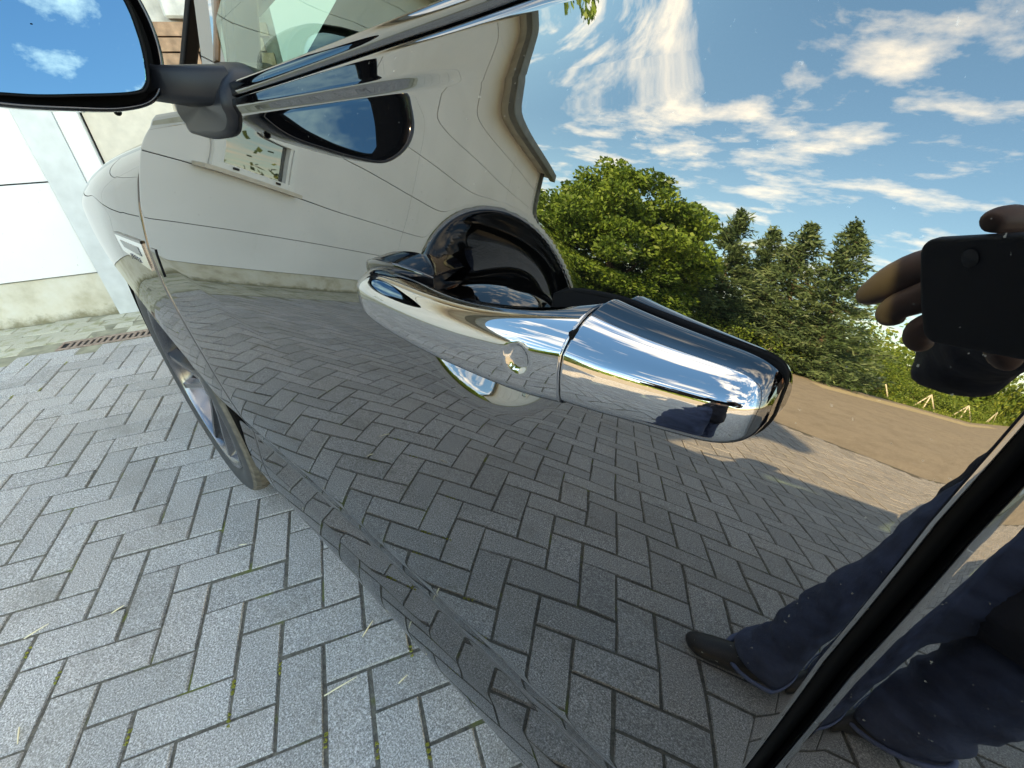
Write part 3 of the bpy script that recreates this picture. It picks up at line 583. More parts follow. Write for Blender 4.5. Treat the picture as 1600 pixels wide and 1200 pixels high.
# front side glass: trapezoid, front edge follows the A pillar
def side_glass(name, xa0, xb0, xa1, xb1):
    P = np.stack([np.array([(x, GLY0 + (GLY1-GLY0)*t**1.75 - .006 + .02*max(x, 0), GLZ0 - .012 - KX*max(x, 0)*(1-t) + (GLZ1-GLZ0)*t) for x in np.linspace(xa0 + (xa1-xa0)*t, np.interp(t, [0, .27, 1], [xb0, max(xb0, xb0+.07) if xb0 > .5 else xb0 + (xb1-xb0)*.27, xb1]), 14)]) for t in np.linspace(0, 1, 10)])
    grid_obj(name, P, M['glass'], car, flip=True); return P
side_glass('front_side_glass', -.06, .69, -.16, .15); side_glass('rear_side_glass', -1.0, -.15, -.95, -.22)
def strip(name, pts0, pts1, mat, th=.012, parent=car):
    """band between two 3-D polylines, given depth inwards"""
    a, b = np.array(pts0, float), np.array(pts1, float); off = np.array([0, -th, 0]); P = np.stack([a + off, a, b, b + off], 0); return grid_obj(name, P, mat, parent, smooth=False, flip=False)
def bar(name, p, q, w_, d_, mat, bev=.003, parent=car, roll=None):
    p, q = Vector(p), Vector(q); z = (q-p).normalized(); y = Vector((0, 1, 0)); y = (y - z*y.dot(z)).normalized(); x = y.cross(z); L_ = (q-p).length
    Mx = Matrix(((x.x, y.x, z.x, p.x), (x.y, y.y, z.y, p.y), (x.z, y.z, z.z, p.z), (0, 0, 0, 1))); return box(name, -w_/2, w_/2, -d_, 0, 0, L_, mat, parent, M=Mx, bev=bev)
bar('window_divider', (.700, -.050, 1.165), (.716, -.085, 1.28), .026, .03, M['rubber']); bar('quarter_trim', (.748, -.054, 1.165), (.765, -.088, 1.28), .046, .02, M['gloss_plastic'])
bar('brown_reflection_bar', (.742, -.0515, 1.20), (.752, -.0845, 1.28), .014, .006, M['brown'])  # brown reflection in the gloss trim, built as a coloured bar
bar('front_pillar', (.845, -.066, 1.15), (.82, -.092, 1.30), .088, .06, PA_, .02); bar('front_pillar', (.82, -.092, 1.29), (.12, -.29, 1.57), .085, .06, PA_, .02)
bar('screen_seal', (1.0, -.06, 1.155), (.885, -.10, 1.30), .014, .02, M['rubber'])
bar('centre_pillar', (-.10, -.05, 1.19), (-.19, -.28, 1.55), .10, .05, M['gloss_plastic']); bar('rear_pillar', (-1.08, -.06, 1.17), (-1.25, -.28, 1.56), .12, .05, PA_, .01)
bar('rear_pillar', (-2.3, -.15, 1.17), (-2.0, -.28, 1.55), .2, .06, PA_, .02); box('rear_side_panel', -2.3, -1.15, -.10, -.07, 1.14, 1.20, PA_, car)
for s in ((.8, .12), ): bar('front_pillar', (.80, -1.89, 1.15), (.12, -1.66, 1.55), .075, .06, PA_, .02)
bar('centre_pillar', (-.10, -1.90, 1.15), (-.19, -1.67, 1.55), .10, .05, PA_)
# waist strip under the glass
def waist(x0, x1, n):
    xs = np.linspace(x0, x1, n); R_ = []
    for h, dy in ((1.1955, -.012), (1.1972, -.0034), (1.1985, -.0016), (1.2095, -.0034), (1.2112, -.0046), (1.2122, -.0080), (1.2112, -.030)):
        z = h - KX*np.clip(xs, -.3, 2) + topoff(xs, TOPH); R_.append(np.stack([xs, S(xs, TOPH - KX*np.clip(xs, -.3, 2) + topoff(xs, TOPH), False) + dy, z], -1))
    grid_obj('waist_trim', np.stack(R_), PA_, car)
waist(-.05, .80, 60); waist(-1.0, -.06, 40)
# cabin
box('door_card', -1.0, .62, -.16, -.09, .4, 1.165, M['interior'], car, bev=.01); box('dashboard', .45, .95, -1.75, -.2, .8, 1.10, M['interior'], car, bev=.05)
for yy in (-.55, -1.4):
    seat = box('seat', -.45, .12, yy-.26, yy+.26, .55, .72, M['interior'], car, bev=.05); box('backrest', -.62, -.42, yy-.26, yy+.26, .6, 1.28, M['interior'], seat, bev=.06); box('head_restraint', -.62, -.50, yy-.13, yy+.13, 1.30, 1.50, M['interior'], seat, bev=.05)
bm = bmesh.new(); tube_bm(bm, [(.33 + .06*math.sin(a), -.55 + .18*math.cos(a), 1.05 + .17*math.sin(a)) for a in np.linspace(0, 2*math.pi, 33)], .014, 8, False); link('steering_wheel', bm_mesh('steering_wheel', bm, M['interior'], True), car)
# sill kick trim: thin bright edge
xs = np.linspace(-.9, 1.12, 80); P = np.stack([np.stack([xs, S(xs, np.full(80, .262), False) + a, np.full(80, b)], -1) for a, b in ((.0012, .2625), (.0026, .2610), (.0026, .2592), (.0005, .258), (-.03, .258))]); grid_obj('sill_trim', P, M['dull_chrome'], car, flip=True)
box('sill', -.9, 1.04, -.14, -.025, .24, .40, M['rubber'], car)

# vent on the fender
def surf_quad(name, pts, mat, parent, lift, th=.004, n=10):
    """patch given by 4 (x, z) corners, laid lift above the body side, with edge depth"""
    (a, b, c, d) = [np.array(p) for p in pts]; P = []
    for t in np.linspace(0, 1, n):
        l, r = a + (d-a)*t, b + (c-b)*t; row = np.array([l + (r-l)*s for s in np.linspace(0, 1, n)]); P.append(np.stack([row[:, 0], S(row[:, 0], row[:, 1], False) + lift, row[:, 1]], -1))
    P = np.stack(P); Pb = P.copy(); Pb[..., 1] -= th; full = np.pad(P, ((1, 1), (1, 1), (0, 0)), 'edge'); full[0, :, 1] -= th; full[-1, :, 1] -= th; full[:, 0, 1] -= th; full[:, -1, 1] -= th
    return grid_obj(name, full, mat, parent, flip=False, smooth=False)
vent = surf_quad('fender_vent', [(1.235, .944), (1.072, .946), (1.072, .896), (1.215, .914)], M['dull_chrome'], car, .0035)
surf_quad('vent_opening', [(1.205, .936), (1.10, .936), (1.095, .920), (1.19, .924)], M['gloss_plastic'], vent, .0045)
surf_quad('vent_opening', [(1.235, .948), (1.072, .951), (1.072, .946), (1.236, .944)], M['gloss_plastic'], vent, .0042)
surf_quad('vent_tail', [(1.035, .944), (1.012, .944), (1.020, .893), (1.036, .893)], M['gloss_plastic'], front_door, .002)
fc = bpy.data.curves.new('vent_lettering', 'FONT'); fc.body = 'JAGUAR'; fc.size = .0125; fc.extrude = .0006; fc.space_character = 1.15
fo = bpy.data.objects.new('tmp', fc); COL.objects.link(fo); dg = bpy.context.evaluated_depsgraph_get(); tm = bpy.data.meshes.new_from_object(fo.evaluated_get(dg)); bpy.data.objects.remove(fo)
for v in tm.vertices:
    x = 1.165 - v.co.x; z = .9075 + v.co.y - .07*v.co.x; v.co = Vector((x, float(S(x, z, False)) + .0045 + v.co.z, z))
tm.materials.clear(); tm.materials.append(M['chrome']); link('vent_lettering', tm, vent)

# handle
def smooth_closed(pts, n):
    p = np.array(pts, float); out = []; m = len(p)
    for i in range(m-1):
        p0, p1, p2, p3 = p[max(i-1, 0)], p[i], p[i+1], p[min(i+2, m-1)]
        for t in np.linspace(0, 1, n, endpoint=False): out.append(.5*((2*p1) + (-p0+p2)*t + (2*p0-5*p1+4*p2-p3)*t*t + (-p0+3*p1-3*p2+p3)*t**3))
    out.append(p[-1]); return np.array(out)
def lofth(name, st, sec, mat, parent, mod=None, step=60, smooth_len=0):
    st = np.array(st); X = np.linspace(0, 1, step); tt = np.linspace(0, 1, len(st)); s2 = smooth_closed(st, 12); tt = np.linspace(0, 1, len(s2)); G = np.stack([np.interp(X, tt, s2[:, k]) for k in range(5)], -1)
    if smooth_len: kk_ = np.hanning(smooth_len+2)[1:-1]; kk_ /= kk_.sum(); Gs = np.stack([np.convolve(np.pad(G[:, k], smooth_len//2, 'reflect', reflect_type='odd'), kk_, 'valid') for k in range(5)], -1); G = Gs[:len(G)]
    rowsP = []
    for (x, zc, hz, yi, yo) in G:
        q = np.stack([np.full(len(sec), x), yi + (yo-yi)*sec[:, 0], zc + hz*sec[:, 1]], -1); rowsP.append(q)
    P = np.stack(rowsP)
    if mod: P = mod(P)
    def cap(Q): c = Q.mean(0, keepdims=True); return np.stack([c + (Q-c)*k for k in (.02, .5, .9)])
    P = np.concatenate([cap(P[0]), P, cap(P[-1])[::-1]], 0); return grid_obj(name, P, mat, parent, wrap=False)
secg = smooth_closed([(0, .80), (.15, .97), (.38, 1.0), (.60, .90), (.80, .68), (.93, .44), (.975, .26), (1, -.1), (1, -.50), (.985, -.74), (.92, -.90), (.78, -1), (.4, -1), (.12, -.9), (0, -.6), (0, .3), (0, .80)], 6)
handle = empty('door_handle', (0, 0, 0)); handle.parent = car
def dimple(P):
    X0, Z0 = .1465, 1.0285; r = np.sqrt((P[..., 0]-X0)**2 + (P[..., 2]-Z0)**2); out = P[..., 1] > .036; P[..., 1] -= np.where(out, .0014*smooth01(.0072, .0050, r) if False else .0022*(1-smooth01(.0062, .0090, r)), 0); return P
grip = lofth('grip', [(.118, 1.0318, .0243, .000, .0452), (.150, 1.0262, .0232, .014, .0460), (.20, 1.0215, .0205, .019, .0465), (.25, 1.0195, .0198, .017, .0452), (.30, 1.0192, .0192, .012, .0415), (.325, 1.0190, .0172, .008, .0370), (.340, 1.0188, .0125, .006, .031), (.3455, 1.0185, .005, .010, .025)], secg, M['chrome'], handle, dimple, 131, 21)
cap_ = lofth('rear_cap', [(.1168, 1.0322, .0238, -.01, .0450), (.100, 1.0310, .0222, -.01, .0420), (.080, 1.0300, .0205, -.01, .0375), (.060, 1.0290, .0192, -.01, .0325), (.045, 1.0285, .0180, -.01, .0285), (.036, 1.0285, .0155, -.01, .0240), (.031, 1.0285, .0120, -.01, .0180), (.0285, 1.0285, .007, -.01, .010)], secg, M['chrome'], handle, None, 91, 7)
box('handle_gap', .1164, .1184, .0, .037, 1.014, 1.050, M['rubber'], handle)
def gasket_mod(P):
    lim = S(P[..., 0], P[..., 2], False) + .0022; P[..., 1] = np.minimum(P[..., 1], lim); return P
# gasket under the cap
secq = smooth_closed([(0, 1), (.5, 1.0), (.9, .94), (1, .85), (1, 0), (1, -.85), (.9, -.94), (.5, -1), (0, -1)], 4)
lofth('gasket', [(.166, 1.030, .014, -.03, .010), (.150, 1.0238, .0265, -.03, .010), (.12, 1.0205, .0320, -.03, .010), (.10, 1.0207, .0302, -.03, .010), (.075, 1.0213, .0275, -.03, .010), (.05, 1.0223, .0245, -.03, .010), (.036, 1.0243, .0210, -.03, .010), (.0300, 1.0262, .0150, -.03, .010), (.0280, 1.0265, .008, -.03, .010)], secq, M['rubber'], handle, gasket_mod, 50)
lofth('front_mount', [(.272, 1.030, .006, -.03, .002), (.285, 1.029, .013, -.03, .010), (.31, 1.028, .0165, -.03, .015), (.345, 1.024, .0155, -.03, .012), (.362, 1.020, .010, -.03, .006), (.370, 1.018, .004, -.03, .0)], secq, M['gloss_plastic'], handle, None, 40)
# mirror: housing outline seen from behind, in (y, z); glass is set into it
def outline(pts, n=8): 
    p = np.array(pts); m = len(p); out = []
    for i in range(m):
        p0, p1, p2, p3 = p[i-1], p[i], p[(i+1) % m], p[(i+2) % m]
        for t in np.linspace(0, 1, n, endpoint=False): out.append(.5*((2*p1) + (-p0+p2)*t + (2*p0-5*p1+4*p2-p3)*t*t + (-p0+3*p1-3*p2+p3)*t**3))
    return np.array(out)
mir = empty('door_mirror', (0, 0, 0)); mir.parent = car
MO = outline([(.1657, 1.1576), (.1122, 1.1523), (.0694, 1.1507), (.0373, 1.1576), (.0181, 1.1780), (.0079, 1.2090), (.0074, 1.2440), (.018, 1.278), (.046, 1.297), (.11, 1.304), (.175, 1.300), (.225, 1.280), (.245, 1.245), (.238, 1.205), (.208, 1.170)])
cyz = MO.mean(0)
def mring(scale, x, tilt=.0, off=(0, 0)): q = cyz + (MO-cyz)*scale + np.array(off); return np.stack([np.full(len(q), x) - .10*(q[:, 0]-.146) + .13*(q[:, 1]-1.246), q[:, 0], q[:, 1]], -1)
P = np.stack([mring(*a) for a in ((.925, 0.7190), (.935, 0.7041), (.955, 0.6992), (.975, 0.7003), (.995, 0.7062), (1.0, 0.7148), (1.005, 0.7319))]); grid_obj('housing_rim', P, M['gloss_plastic'], mir, wrap=True)
P = np.stack([mring(*a) for a in ((1.005, 0.7319), (1.0, 0.7490), (.97, 0.7758), (.88, 0.8132), (.70, 0.8453), (.45, 0.8667), (.02, 0.8774))]); grid_obj('housing', P, PA_, mir, wrap=True)
P = np.stack([mring(*a) for a in ((.925, 0.7190), (.80, 0.7233), (.02, 0.7233))]); grid_obj('housing_well', P, M['rubber'], mir, wrap=True, flip=True)
MG = outline([(.1465, 1.1678), (.0972, 1.1667), (.0566, 1.1678), (.0427, 1.1737), (.0357, 1.1887), (.0298, 1.2165), (.0295, 1.250), (.042, 1.274), (.068, 1.285), (.115, 1.290), (.168, 1.287), (.207, 1.270), (.225, 1.240), (.220, 1.205), (.195, 1.177)])
gn = Vector((-1, .10, .16)).normalized()
def gx(y, z): return 0.7105 + (gn.y*(y-.125) + gn.z*(z-1.236))/(-gn.x)
def gring(sc, dx): c = MG.mean(0); q = c + (MG-c)*sc; return np.stack([gx(q[:, 0], q[:, 1]) + dx, q[:, 0], q[:, 1]], -1)
P = np.stack([gring(1.0, .006), gring(1.0, .0005), gring(.985, 0), gring(.5, 0), gring(.01, 0)]); grid_obj('mirror_glass', P, M['mirror_glass'], mir, wrap=True, smooth=False)
P = np.stack([gring(1.035, .006), gring(1.035, -.0012), gring(1.005, -.0012), gring(1.0, .004)]); grid_obj('glass_bezel', P, M['rubber'], mir, wrap=True)
bm = bmesh.new(); q = bmesh.ops.create_uvsphere(bm, u_segments=12, v_segments=8, radius=.004); bmesh.ops.translate(bm, vec=(.745, .068, 1.1505), verts=bm.verts); link('sensor_button', bm_mesh('sensor_button', bm, M['rubber'], True), mir)
def hull(name, rings, mat, parent): return grid_obj(name, np.array(rings, float), mat, parent, wrap=True, smooth=True)
def rr_ring(cx_, cy_, cz_, ax, az, hx, hz, n=24):
    """ring around centre; spanned by direction ax (Vector) and az with half sizes, superelliptic"""
    out = []
    for a in np.linspace(0, 2*math.pi, n, endpoint=False):
        c, s = math.cos(a), math.sin(a); c = math.copysign(abs(c)**.45, c); s = math.copysign(abs(s)**.45, s); out.append((cx_ + ax[0]*c*hx + az[0]*s*hz, cy_ + ax[1]*c*hx + az[1]*s*hz, cz_ + ax[2]*c*hx + az[2]*s*hz))
    return out
hull('mirror_arm', [rr_ring(cx_, cy_, cz_, (1, 0, 0), (0, 0, 1), hx, hz) for cx_, cy_, cz_, hx, hz in ((.70, -.03, 1.172, .055, .021), (.705, -.005, 1.173, .048, .020), (.725, .02, 1.176, .038, .0175), (.765, .045, 1.182, .034, .0175), (.80, .07, 1.192, .032, .020))], M['plastic'], mir)
ft = []
for yy, e in ((-.045, 0), (.0, 0), (.006, -.003), (.008, -.010)):
    ring = []
    for (x, z) in outline([(.772, 1.128), (.745, 1.121), (.700, 1.118), (.655, 1.122), (.636, 1.132), (.630, 1.155), (.638, 1.180), (.670, 1.194), (.72, 1.196), (.770, 1.185), (.782, 1.155)], 4):
        c = np.array([.70, 1.155]); v = np.array([x, z]) - c; L_ = np.linalg.norm(v); p_ = c + v*(L_+e)/L_; ring.append((p_[0], float(S(p_[0], min(p_[1], 1.165), False)) + yy + (0 if p_[1] < 1.165 else -(p_[1]-1.165)*.9), p_[1]))
    ft.append(ring)
hull('mirror_foot', ft, M['plastic'], mir)
P = np.array(ft[-1]); c = P.mean(0); grid_obj('foot_face', np.stack([c + (P-c)*k + np.array([0, .002*(1-k), 0]) for k in (1, .6, .02)]), M['plastic'], mir, wrap=True)

# wheels
def revolve(name, prof, c, mat, parent, n=96, flip=False, y_sign=1):
    A = np.linspace(0, 2*math.pi, n, endpoint=False); P = np.stack([np.stack([c[0] + r*np.cos(A), np.full(n, c[1] + y), c[2] + r*np.sin(A)], -1) for r, y in prof]); return grid_obj(name, P, mat, parent, wrap=True, flip=flip)
def wheel(cx_, yo, sgn):
    w_ = empty('wheel', (0, 0, 0)); w_.parent = car; c = (cx_, yo, WZ); R = WR
    tr = [(R-.016, 0), (R-.007, -.006), (R-.002, -.018)]; tr += [(R - (.006 if k % 4 == 3 else 0), -.018-.0105*k) for k in range(1, 20)]; tr += [(R-.002, -.235), (R-.03, -.25)]
    A = np.linspace(0, 2*math.pi, 260, endpoint=False); P = []
    for i, (r, y) in enumerate(tr):
        blk = np.where((np.arange(260)+(i//4)*2) % 5 == 0, .005 if i > 2 else .001, 0); P.append(np.stack([c[0] + (r-blk)*np.cos(A), np.full(260, c[1] + sgn*y), c[2] + (r-blk)*np.sin(A)], -1))
    grid_obj('tyre_tread', np.stack(P), M['tyre'], w_, wrap=True, smooth=False)
    revolve('tyre', [(R-.016, 0), (R-.030, sgn*.005), (R-.055, sgn*.006), (R-.078, sgn*-.001), (R-.092, sgn*-.008)], c, M['tyre_side'], w_)
    RI = R-.092; rim = revolve('rim', [(RI, sgn*-.008), (RI-.002, sgn*-.001), (RI-.008, sgn*.001), (RI-.014, sgn*-.004), (RI-.018, sgn*-.02), (RI-.03, sgn*-.10), (RI-.03, sgn*-.2)], c, M['alloy'], w_)
    for k in range(10):
        a = 2*math.pi*k/10 + (.09 if k % 2 else -.09) + .2; bm = bmesh.new(); ca_, sa_ = math.cos(a), math.sin(a)
        for (w1, w2, yy) in ((.018, .013, 0),):
            pts = []
            for r, w__, y in ((.045, .022, -.035), (.12, .017, -.028), (.20, .015, -.016), (RI-.012, .022, -.006)):
                for s_ in (-1, 1):
                    for dy in (0, -.03): pts.append(bm.verts.new((c[0] + r*ca_ - s_*w__*(.45 if dy == 0 else 1)*sa_, c[1] + sgn*(y+dy), c[2] + r*sa_ + s_*w__*(.45 if dy == 0 else 1)*ca_)))
            for j in range(3):
                a0, b0 = pts[4*j:4*j+4], pts[4*j+4:4*j+8]
                for u, v in ((0, 1), (1, 3), (3, 2), (2, 0)): bm.faces.new((a0[u], a0[v], b0[v], b0[u]))
        link('spoke', bm_mesh('spoke', bm, M['alloy'] if k % 2 else M['dark_alloy']), rim)
    revolve('hub_cap', [(.001, sgn*-.026), (.03, sgn*-.027), (.04, sgn*-.032), (.055, sgn*-.05)], c, M['alloy'], rim, 32); revolve('brake_disc', [(.02, sgn*-.09), (.17, sgn*-.09), (.17, sgn*-.11)], c, M['iron'], w_, 48)
wheel(WX, .032, 1); wheel(-1.29, .0, 1); wheel(WX, -1.95, -1); wheel(-1.29, -1.93, -1)

# ------------------------------------------------------------------ photographer and phone (seen mirrored in the door)
ph = empty('smartphone', (0, 0, 0), label='dark smartphone held sideways close to the door by the photographer', category='phone')
MP = Matrix(((CR.x, CU.x, -CF.x, CP.x), (CR.y, CU.y, -CF.y, CP.y), (CR.z, CU.z, -CF.z, CP.z), (0, 0, 0, 1)))
def rounded_slab(name, x0, x1, y0, y1, z0, z1, r, mat, parent):
    def loop(ins, z):
        out = []
        for cx_, cy_, a0 in ((x1-r, y1-r, 0), (x0+r, y1-r, 90), (x0+r, y0+r, 180), (x1-r, y0+r, 270)):
            for a in np.radians(np.linspace(a0, a0+90, 9)): out.append(MP @ Vector((cx_ + (r-ins)*math.cos(a), cy_ + (r-ins)*math.sin(a), z)))
        return out
    L_ = [loop(r*.5, z0), loop(.002, z0), loop(.0006, z0+.0006), loop(0, z0+.002), loop(0, z1-.002), loop(.0006, z1-.0006), loop(.002, z1), loop(r*.5, z1)]
    P = np.array([[tuple(v) for v in l] for l in L_]); a_, b_ = P[:1], P[-1:]; ca_, cb_ = a_.mean(1, keepdims=True), b_.mean(1, keepdims=True); P = np.concatenate([ca_ + (a_-ca_)*.01, ca_ + (a_-ca_)*.6, P, cb_ + (b_-cb_)*.6, cb_ + (b_-cb_)*.01]); o = grid_obj(name, P, mat, parent, wrap=True)
    return o
rounded_slab('phone_body', -.040, .112, -.070, .013, .006, .0155, .011, M['phone'], ph)
bm = bmesh.new(); tube_bm(bm, [(0, 0, .0062), (0, 0, .0048)], .006, 20, True); bmesh.ops.transform(bm, matrix=MP, verts=bm.verts); link('lens_ring', bm_mesh('lens_ring', bm, M['lens']), ph)
def K(s, h, b): return tuple(CP + CR*s + CU*h - CF*b)    # place beside the lens: along the phone, up, behind
def skinned(name, chains, mat, parent, sub=2, rs=1.0, fold=0):
    """chains: lists of (point, radius); a point equal to an earlier one joins there"""
    V, R, Ed, idx = [], [], [], {}
    def vid(p, r):
        k = tuple(round(c, 4) for c in p)
        if k not in idx: idx[k] = len(V); V.append(k); R.append(r)
        return idx[k]
    for ch in chains:
        ids = [vid(p, r) for p, r in ch]; Ed += [(a, b) for a, b in zip(ids, ids[1:]) if a != b]
    me = bpy.data.meshes.new(name); me.from_pydata(V, Ed, []); o = link(name, me, parent); m = o.modifiers.new('skin', 'SKIN')
    if not len(me.skin_vertices):
        with bpy.context.temp_override(object=o, active_object=o): bpy.ops.mesh.customdata_skin_add()
    for i, r in enumerate(R):
        rr = r if hasattr(r, '__len__') else (r, r); me.skin_vertices[0].data[i].radius = (rr[0]*rs, rr[1]*rs)
    me.skin_vertices[0].data[0].use_root = True
    m.use_smooth_shade = True; m.branch_smoothing = .4; s = o.modifiers.new('sub', 'SUBSURF'); s.levels = sub; s.render_levels = sub
    dg = bpy.context.evaluated_depsgraph_get(); em = bpy.data.meshes.new_from_object(o.evaluated_get(dg)); o.modifiers.clear(); o.data = em; em.materials.clear(); em.materials.append(mat)
    if fold:
        from mathutils import noise as mn
        for v in em.vertices: v.co += v.normal*(mn.noise(Vector((v.co.x*9, v.co.y*9, v.co.z*22)))*fold + mn.noise(v.co*30)*fold*.35)
    em.polygons.foreach_set('use_smooth', [True]*len(em.polygons)); return o
person = empty('person', (-.3, .85, 0), label='person in dark navy jacket and blue jeans leaning in with a phone', category='person')
person_inv = Matrix.Translation((.3, -.85, 0))
PV, CH = (-.36, .98, .93), (-.42, .93, 1.25)
SHL, SHR = (-.22, .86, 1.36), (-.62, .92, 1.36); ELL, ELR = (-.02, .74, 1.10), (-.66, .66, 1.12)
WL = K(-.030, -.045, .150); WRp = K(.165, -.04, .10)
KNL, KNR = (-.12, .80, .50), (-.32, .86, .49); ANL, ANR = (-.02, .67, .10), (-.24, .76, .10)
NK, HD = (-.41, .87, 1.47), (-.38, .80, 1.60)
PALM = K(-.040, -.036, .062)
def hand(wr, palm, sg, front):
    """five fingers closing round the phone end; sg: -1 for the end left of the lens, 1 for the far end"""
    x0 = -.038 if sg < 0 else .112; ch = [[(wr, .022), (palm, (.030, .020))]]
    for k, (h, L_, r) in enumerate(((-.008, .030, .0085), (-.030, .034, .0090), (-.052, .030, .0088), (-.070, .020, .0078))):
        a = K(x0 + sg*.040, h-.004, .018); b = K(x0 + sg*.026, h, -.004 if front else .020); c = K(x0 + sg*.004, h, -.0035); d = K(x0 - sg*(L_-.014), h+.002, -.0045)
        ch.append([(palm, (.030, .020)), (a, r*1.15), (K(x0 + sg*.034, h-.001, .002), r*1.08), (K(x0 + sg*.012, h, -.0055), r), ])
    return ch
# left hand: index on the top edge of the phone, three fingers bent behind its end, thumb under it
def left_hand():
    P_ = (PALM, (.036, .026)); ch = [[(WL, (.026, .022)), P_]]
    index = [P_, (K(-.020, -.020, .058), .014), (K(-.004, .002, .048), .0118), (K(.002, .018, .032), .0105), (K(.006, .0215, .014), .0088), (K(.007, .0200, .009), .006)]
    mid = [P_, (K(-.062, -.012, .044), .0190), (K(-.084, -.019, .034), .0170), (K(-.108, -.034, .027), .0135), (K(-.127, -.046, .026), .0095)]
    ring = [P_, (K(-.058, -.034, .038), .0175), (K(-.080, -.044, .026), .0160), (K(-.092, -.056, .022), .0130), (K(-.086, -.068, .022), .0100)]
    pink = [P_, (K(-.048, -.056, .040), .0160), (K(-.064, -.066, .028), .0150), (K(-.068, -.080, .024), .0125), (K(-.058, -.089, .024), .0095)]
    thumb = [P_, (K(-.020, -.062, .052), .0165), (K(-.004, -.074, .036), .0140), (K(.008, -.080, .022), .0115), (K(.018, -.0790, .018), .0085)]
    return ch + [index, mid, ring, pink, thumb]
PALR = K(.135, -.030, .045)
def right_hand():
    ch = [[(WRp, .024), (PALR, (.030, .022))]]
    for h, r, ex in ((.000, .0088, .0), (-.022, .0092, .006), (-.044, .0090, .003)):
        ch.append([(PALR, (.030, .022)), (K(.140, h, .022), r*1.15), (K(.132, h, .002), r*1.05), (K(.116, h, -.004), r), (K(.100-ex, h, -.0045), r*.85)])
    ch.append([(PALR, (.030, .022)), (K(.135, -.066, .030), .009), (K(.122, -.077, .016), .0082), (K(.106, -.078, .010), .007)])
    ch.append([(PALR, (.030, .022)), (K(.120, .012, .035), .013), (K(.098, .022, .020), .011), (K(.078, .0235, .012), .0095), (K(.068, .022, .011), .0075)]); return ch
spine = [(PV, (.14, .10)), (CH, (.15, .105)), ((-.42, .90, 1.40), (.10, .07)), (NK, .055), (HD, (.075, .09)), ((-.37, .78, 1.68), (.07, .085))]
bodych = [spine, [((-.42, .90, 1.40), (.10, .07)), (SHL, .055), (ELL, .040), (WL, .024)], [((-.42, .90, 1.40), (.10, .07)), (SHR, .055), (ELR, .040), (WRp, .024)],
          [(PV, (.14, .10)), ((-.27, .94, .86), .085), (KNL, .055), (ANL, .038), ((.03, .63, .050), .026)], [(PV, (.14, .10)), ((-.46, 1.0, .86), .085), (KNR, .055), (ANR, .038), ((-.19, .725, .050), .026)]] + left_hand() + right_hand()
bd_ = skinned('body', bodych, M['skin'], None, 2); bd_.parent = person; bd_.matrix_parent_inverse = person_inv
def dress(o): o.parent = person; o.matrix_parent_inverse = person_inv; return o
def lerp(a, b, t): return tuple(a[i]*(1-t) + b[i]*t for i in range(3))
sl_l = lerp(ELL, WL, .80); sl_r = lerp(ELR, WRp, .82)
dress(skinned('jacket', [[((-.27, .90, .46), (.25, .19)), ((-.31, .93, .66), (.235, .18)), ((-.35, .97, .86), (.21, .16)), ((-.38, .97, 1.02), (.18, .14)), (CH, (.19, .135)), ((-.42, .90, 1.40), (.13, .09)), ((-.41, .875, 1.455), (.075, .075))], [((-.42, .90, 1.40), (.13, .09)), (SHL, .078), (lerp(SHL, ELL, .5), .066), (ELL, .062), (lerp(ELL, WL, .45), .052), (sl_l, .042)], [((-.42, .90, 1.40), (.13, .09)), (SHR, .078), (lerp(SHR, ELR, .5), .066), (ELR, .062), (lerp(ELR, WRp, .45), .052), (sl_r, .042)]], M['jacket'], None, 3, fold=.016))
def leg(a, k, n): return [(PV, (.165, .125)), (a, .118), (lerp(a, k, .6), .105), (k, .098), (lerp(k, n, .4), .090), (lerp(k, n, .75), .082), (lerp(k, n, .92), .090), (lerp(k, n, 1.06), .092), (lerp(k, n, 1.16), .084)]
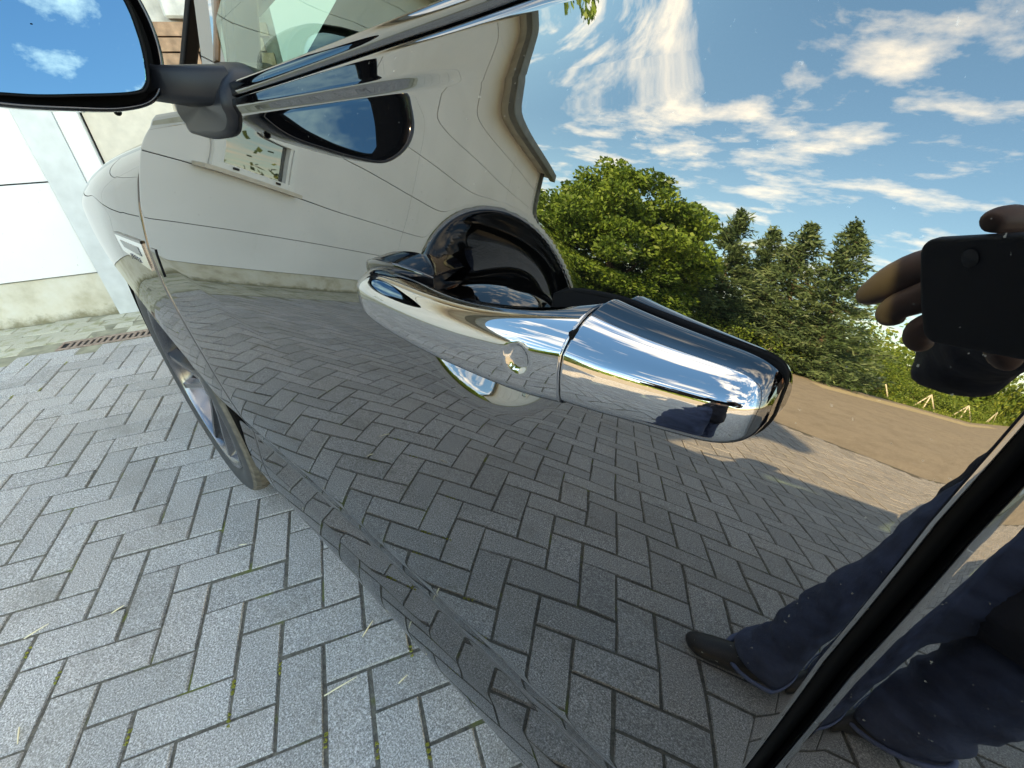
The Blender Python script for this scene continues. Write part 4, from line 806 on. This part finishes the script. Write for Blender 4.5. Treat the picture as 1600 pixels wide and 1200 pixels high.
dress(skinned('jeans', [[((-.36, .985, .96), (.165, .125)), (PV, (.165, .125))], leg((-.26, .94, .82), KNL, ANL), leg((-.46, 1.0, .82), KNR, ANR)], M['jeans'], None, 3, fold=.014))
M['hem'] = simple('pale_denim_hem', (.11, .15, .27), .85, var=.2, scale=40)
for k_, n_ in ((KNL, ANL), (KNR, ANR)):
    for f_, rr_ in ((1.05, .0945),):
        c_ = lerp(k_, n_, f_); bm = bmesh.new(); tube_bm(bm, [(c_[0] + rr_*math.cos(a), c_[1] + rr_*math.sin(a), c_[2] + .012*math.sin(2*a) - .02*math.cos(a)) for a in np.linspace(0, 2*math.pi, 25)], .007, 6, False); dress(link('hem', bm_mesh('hem', bm, M['hem'], True)))
for an, toe in ((ANL, (.155, .575, .028)), (ANR, (-.085, .66, .028))):
    heel = (an[0]-.03, an[1]+.03, .045); dress(skinned('shoe', [[(heel, (.046, .048)), (lerp(heel, toe, .35), (.050, .052)), (lerp(heel, toe, .7), (.052, .040)), (toe, (.040, .028))], [(lerp(heel, toe, .05), (.046, .048)), (an, .046)]], M['shoe'], None, 2))
dress(skinned('hair', [[((-.395, .825, 1.63), (.078, .092)), ((-.385, .80, 1.70), (.074, .085)), ((-.38, .79, 1.735), (.045, .05))]], M['hair'], None, 2))
for dx_ in (-.028, .028):
    bm = bmesh.new(); bmesh.ops.create_uvsphere(bm, u_segments=10, v_segments=8, radius=.012); bmesh.ops.translate(bm, vec=(-.355+dx_, .718, 1.635), verts=bm.verts); dress(link('eye', bm_mesh('eye', bm, M['whiteframe'], True)))
bm = bmesh.new(); tube_bm(bm, [(-.350, .722, 1.63), (-.342, .695, 1.60), (-.350, .715, 1.585)], [.007, .012, .008], 8); dress(link('nose', bm_mesh('nose', bm, M['skin'], True)))
bm = bmesh.new(); tube_bm(bm, [(-.375, .722, 1.562), (-.350, .712, 1.562), (-.325, .722, 1.562)], [.004, .006, .004], 8); dress(link('mouth', bm_mesh('mouth', bm, M['brown'], True)))
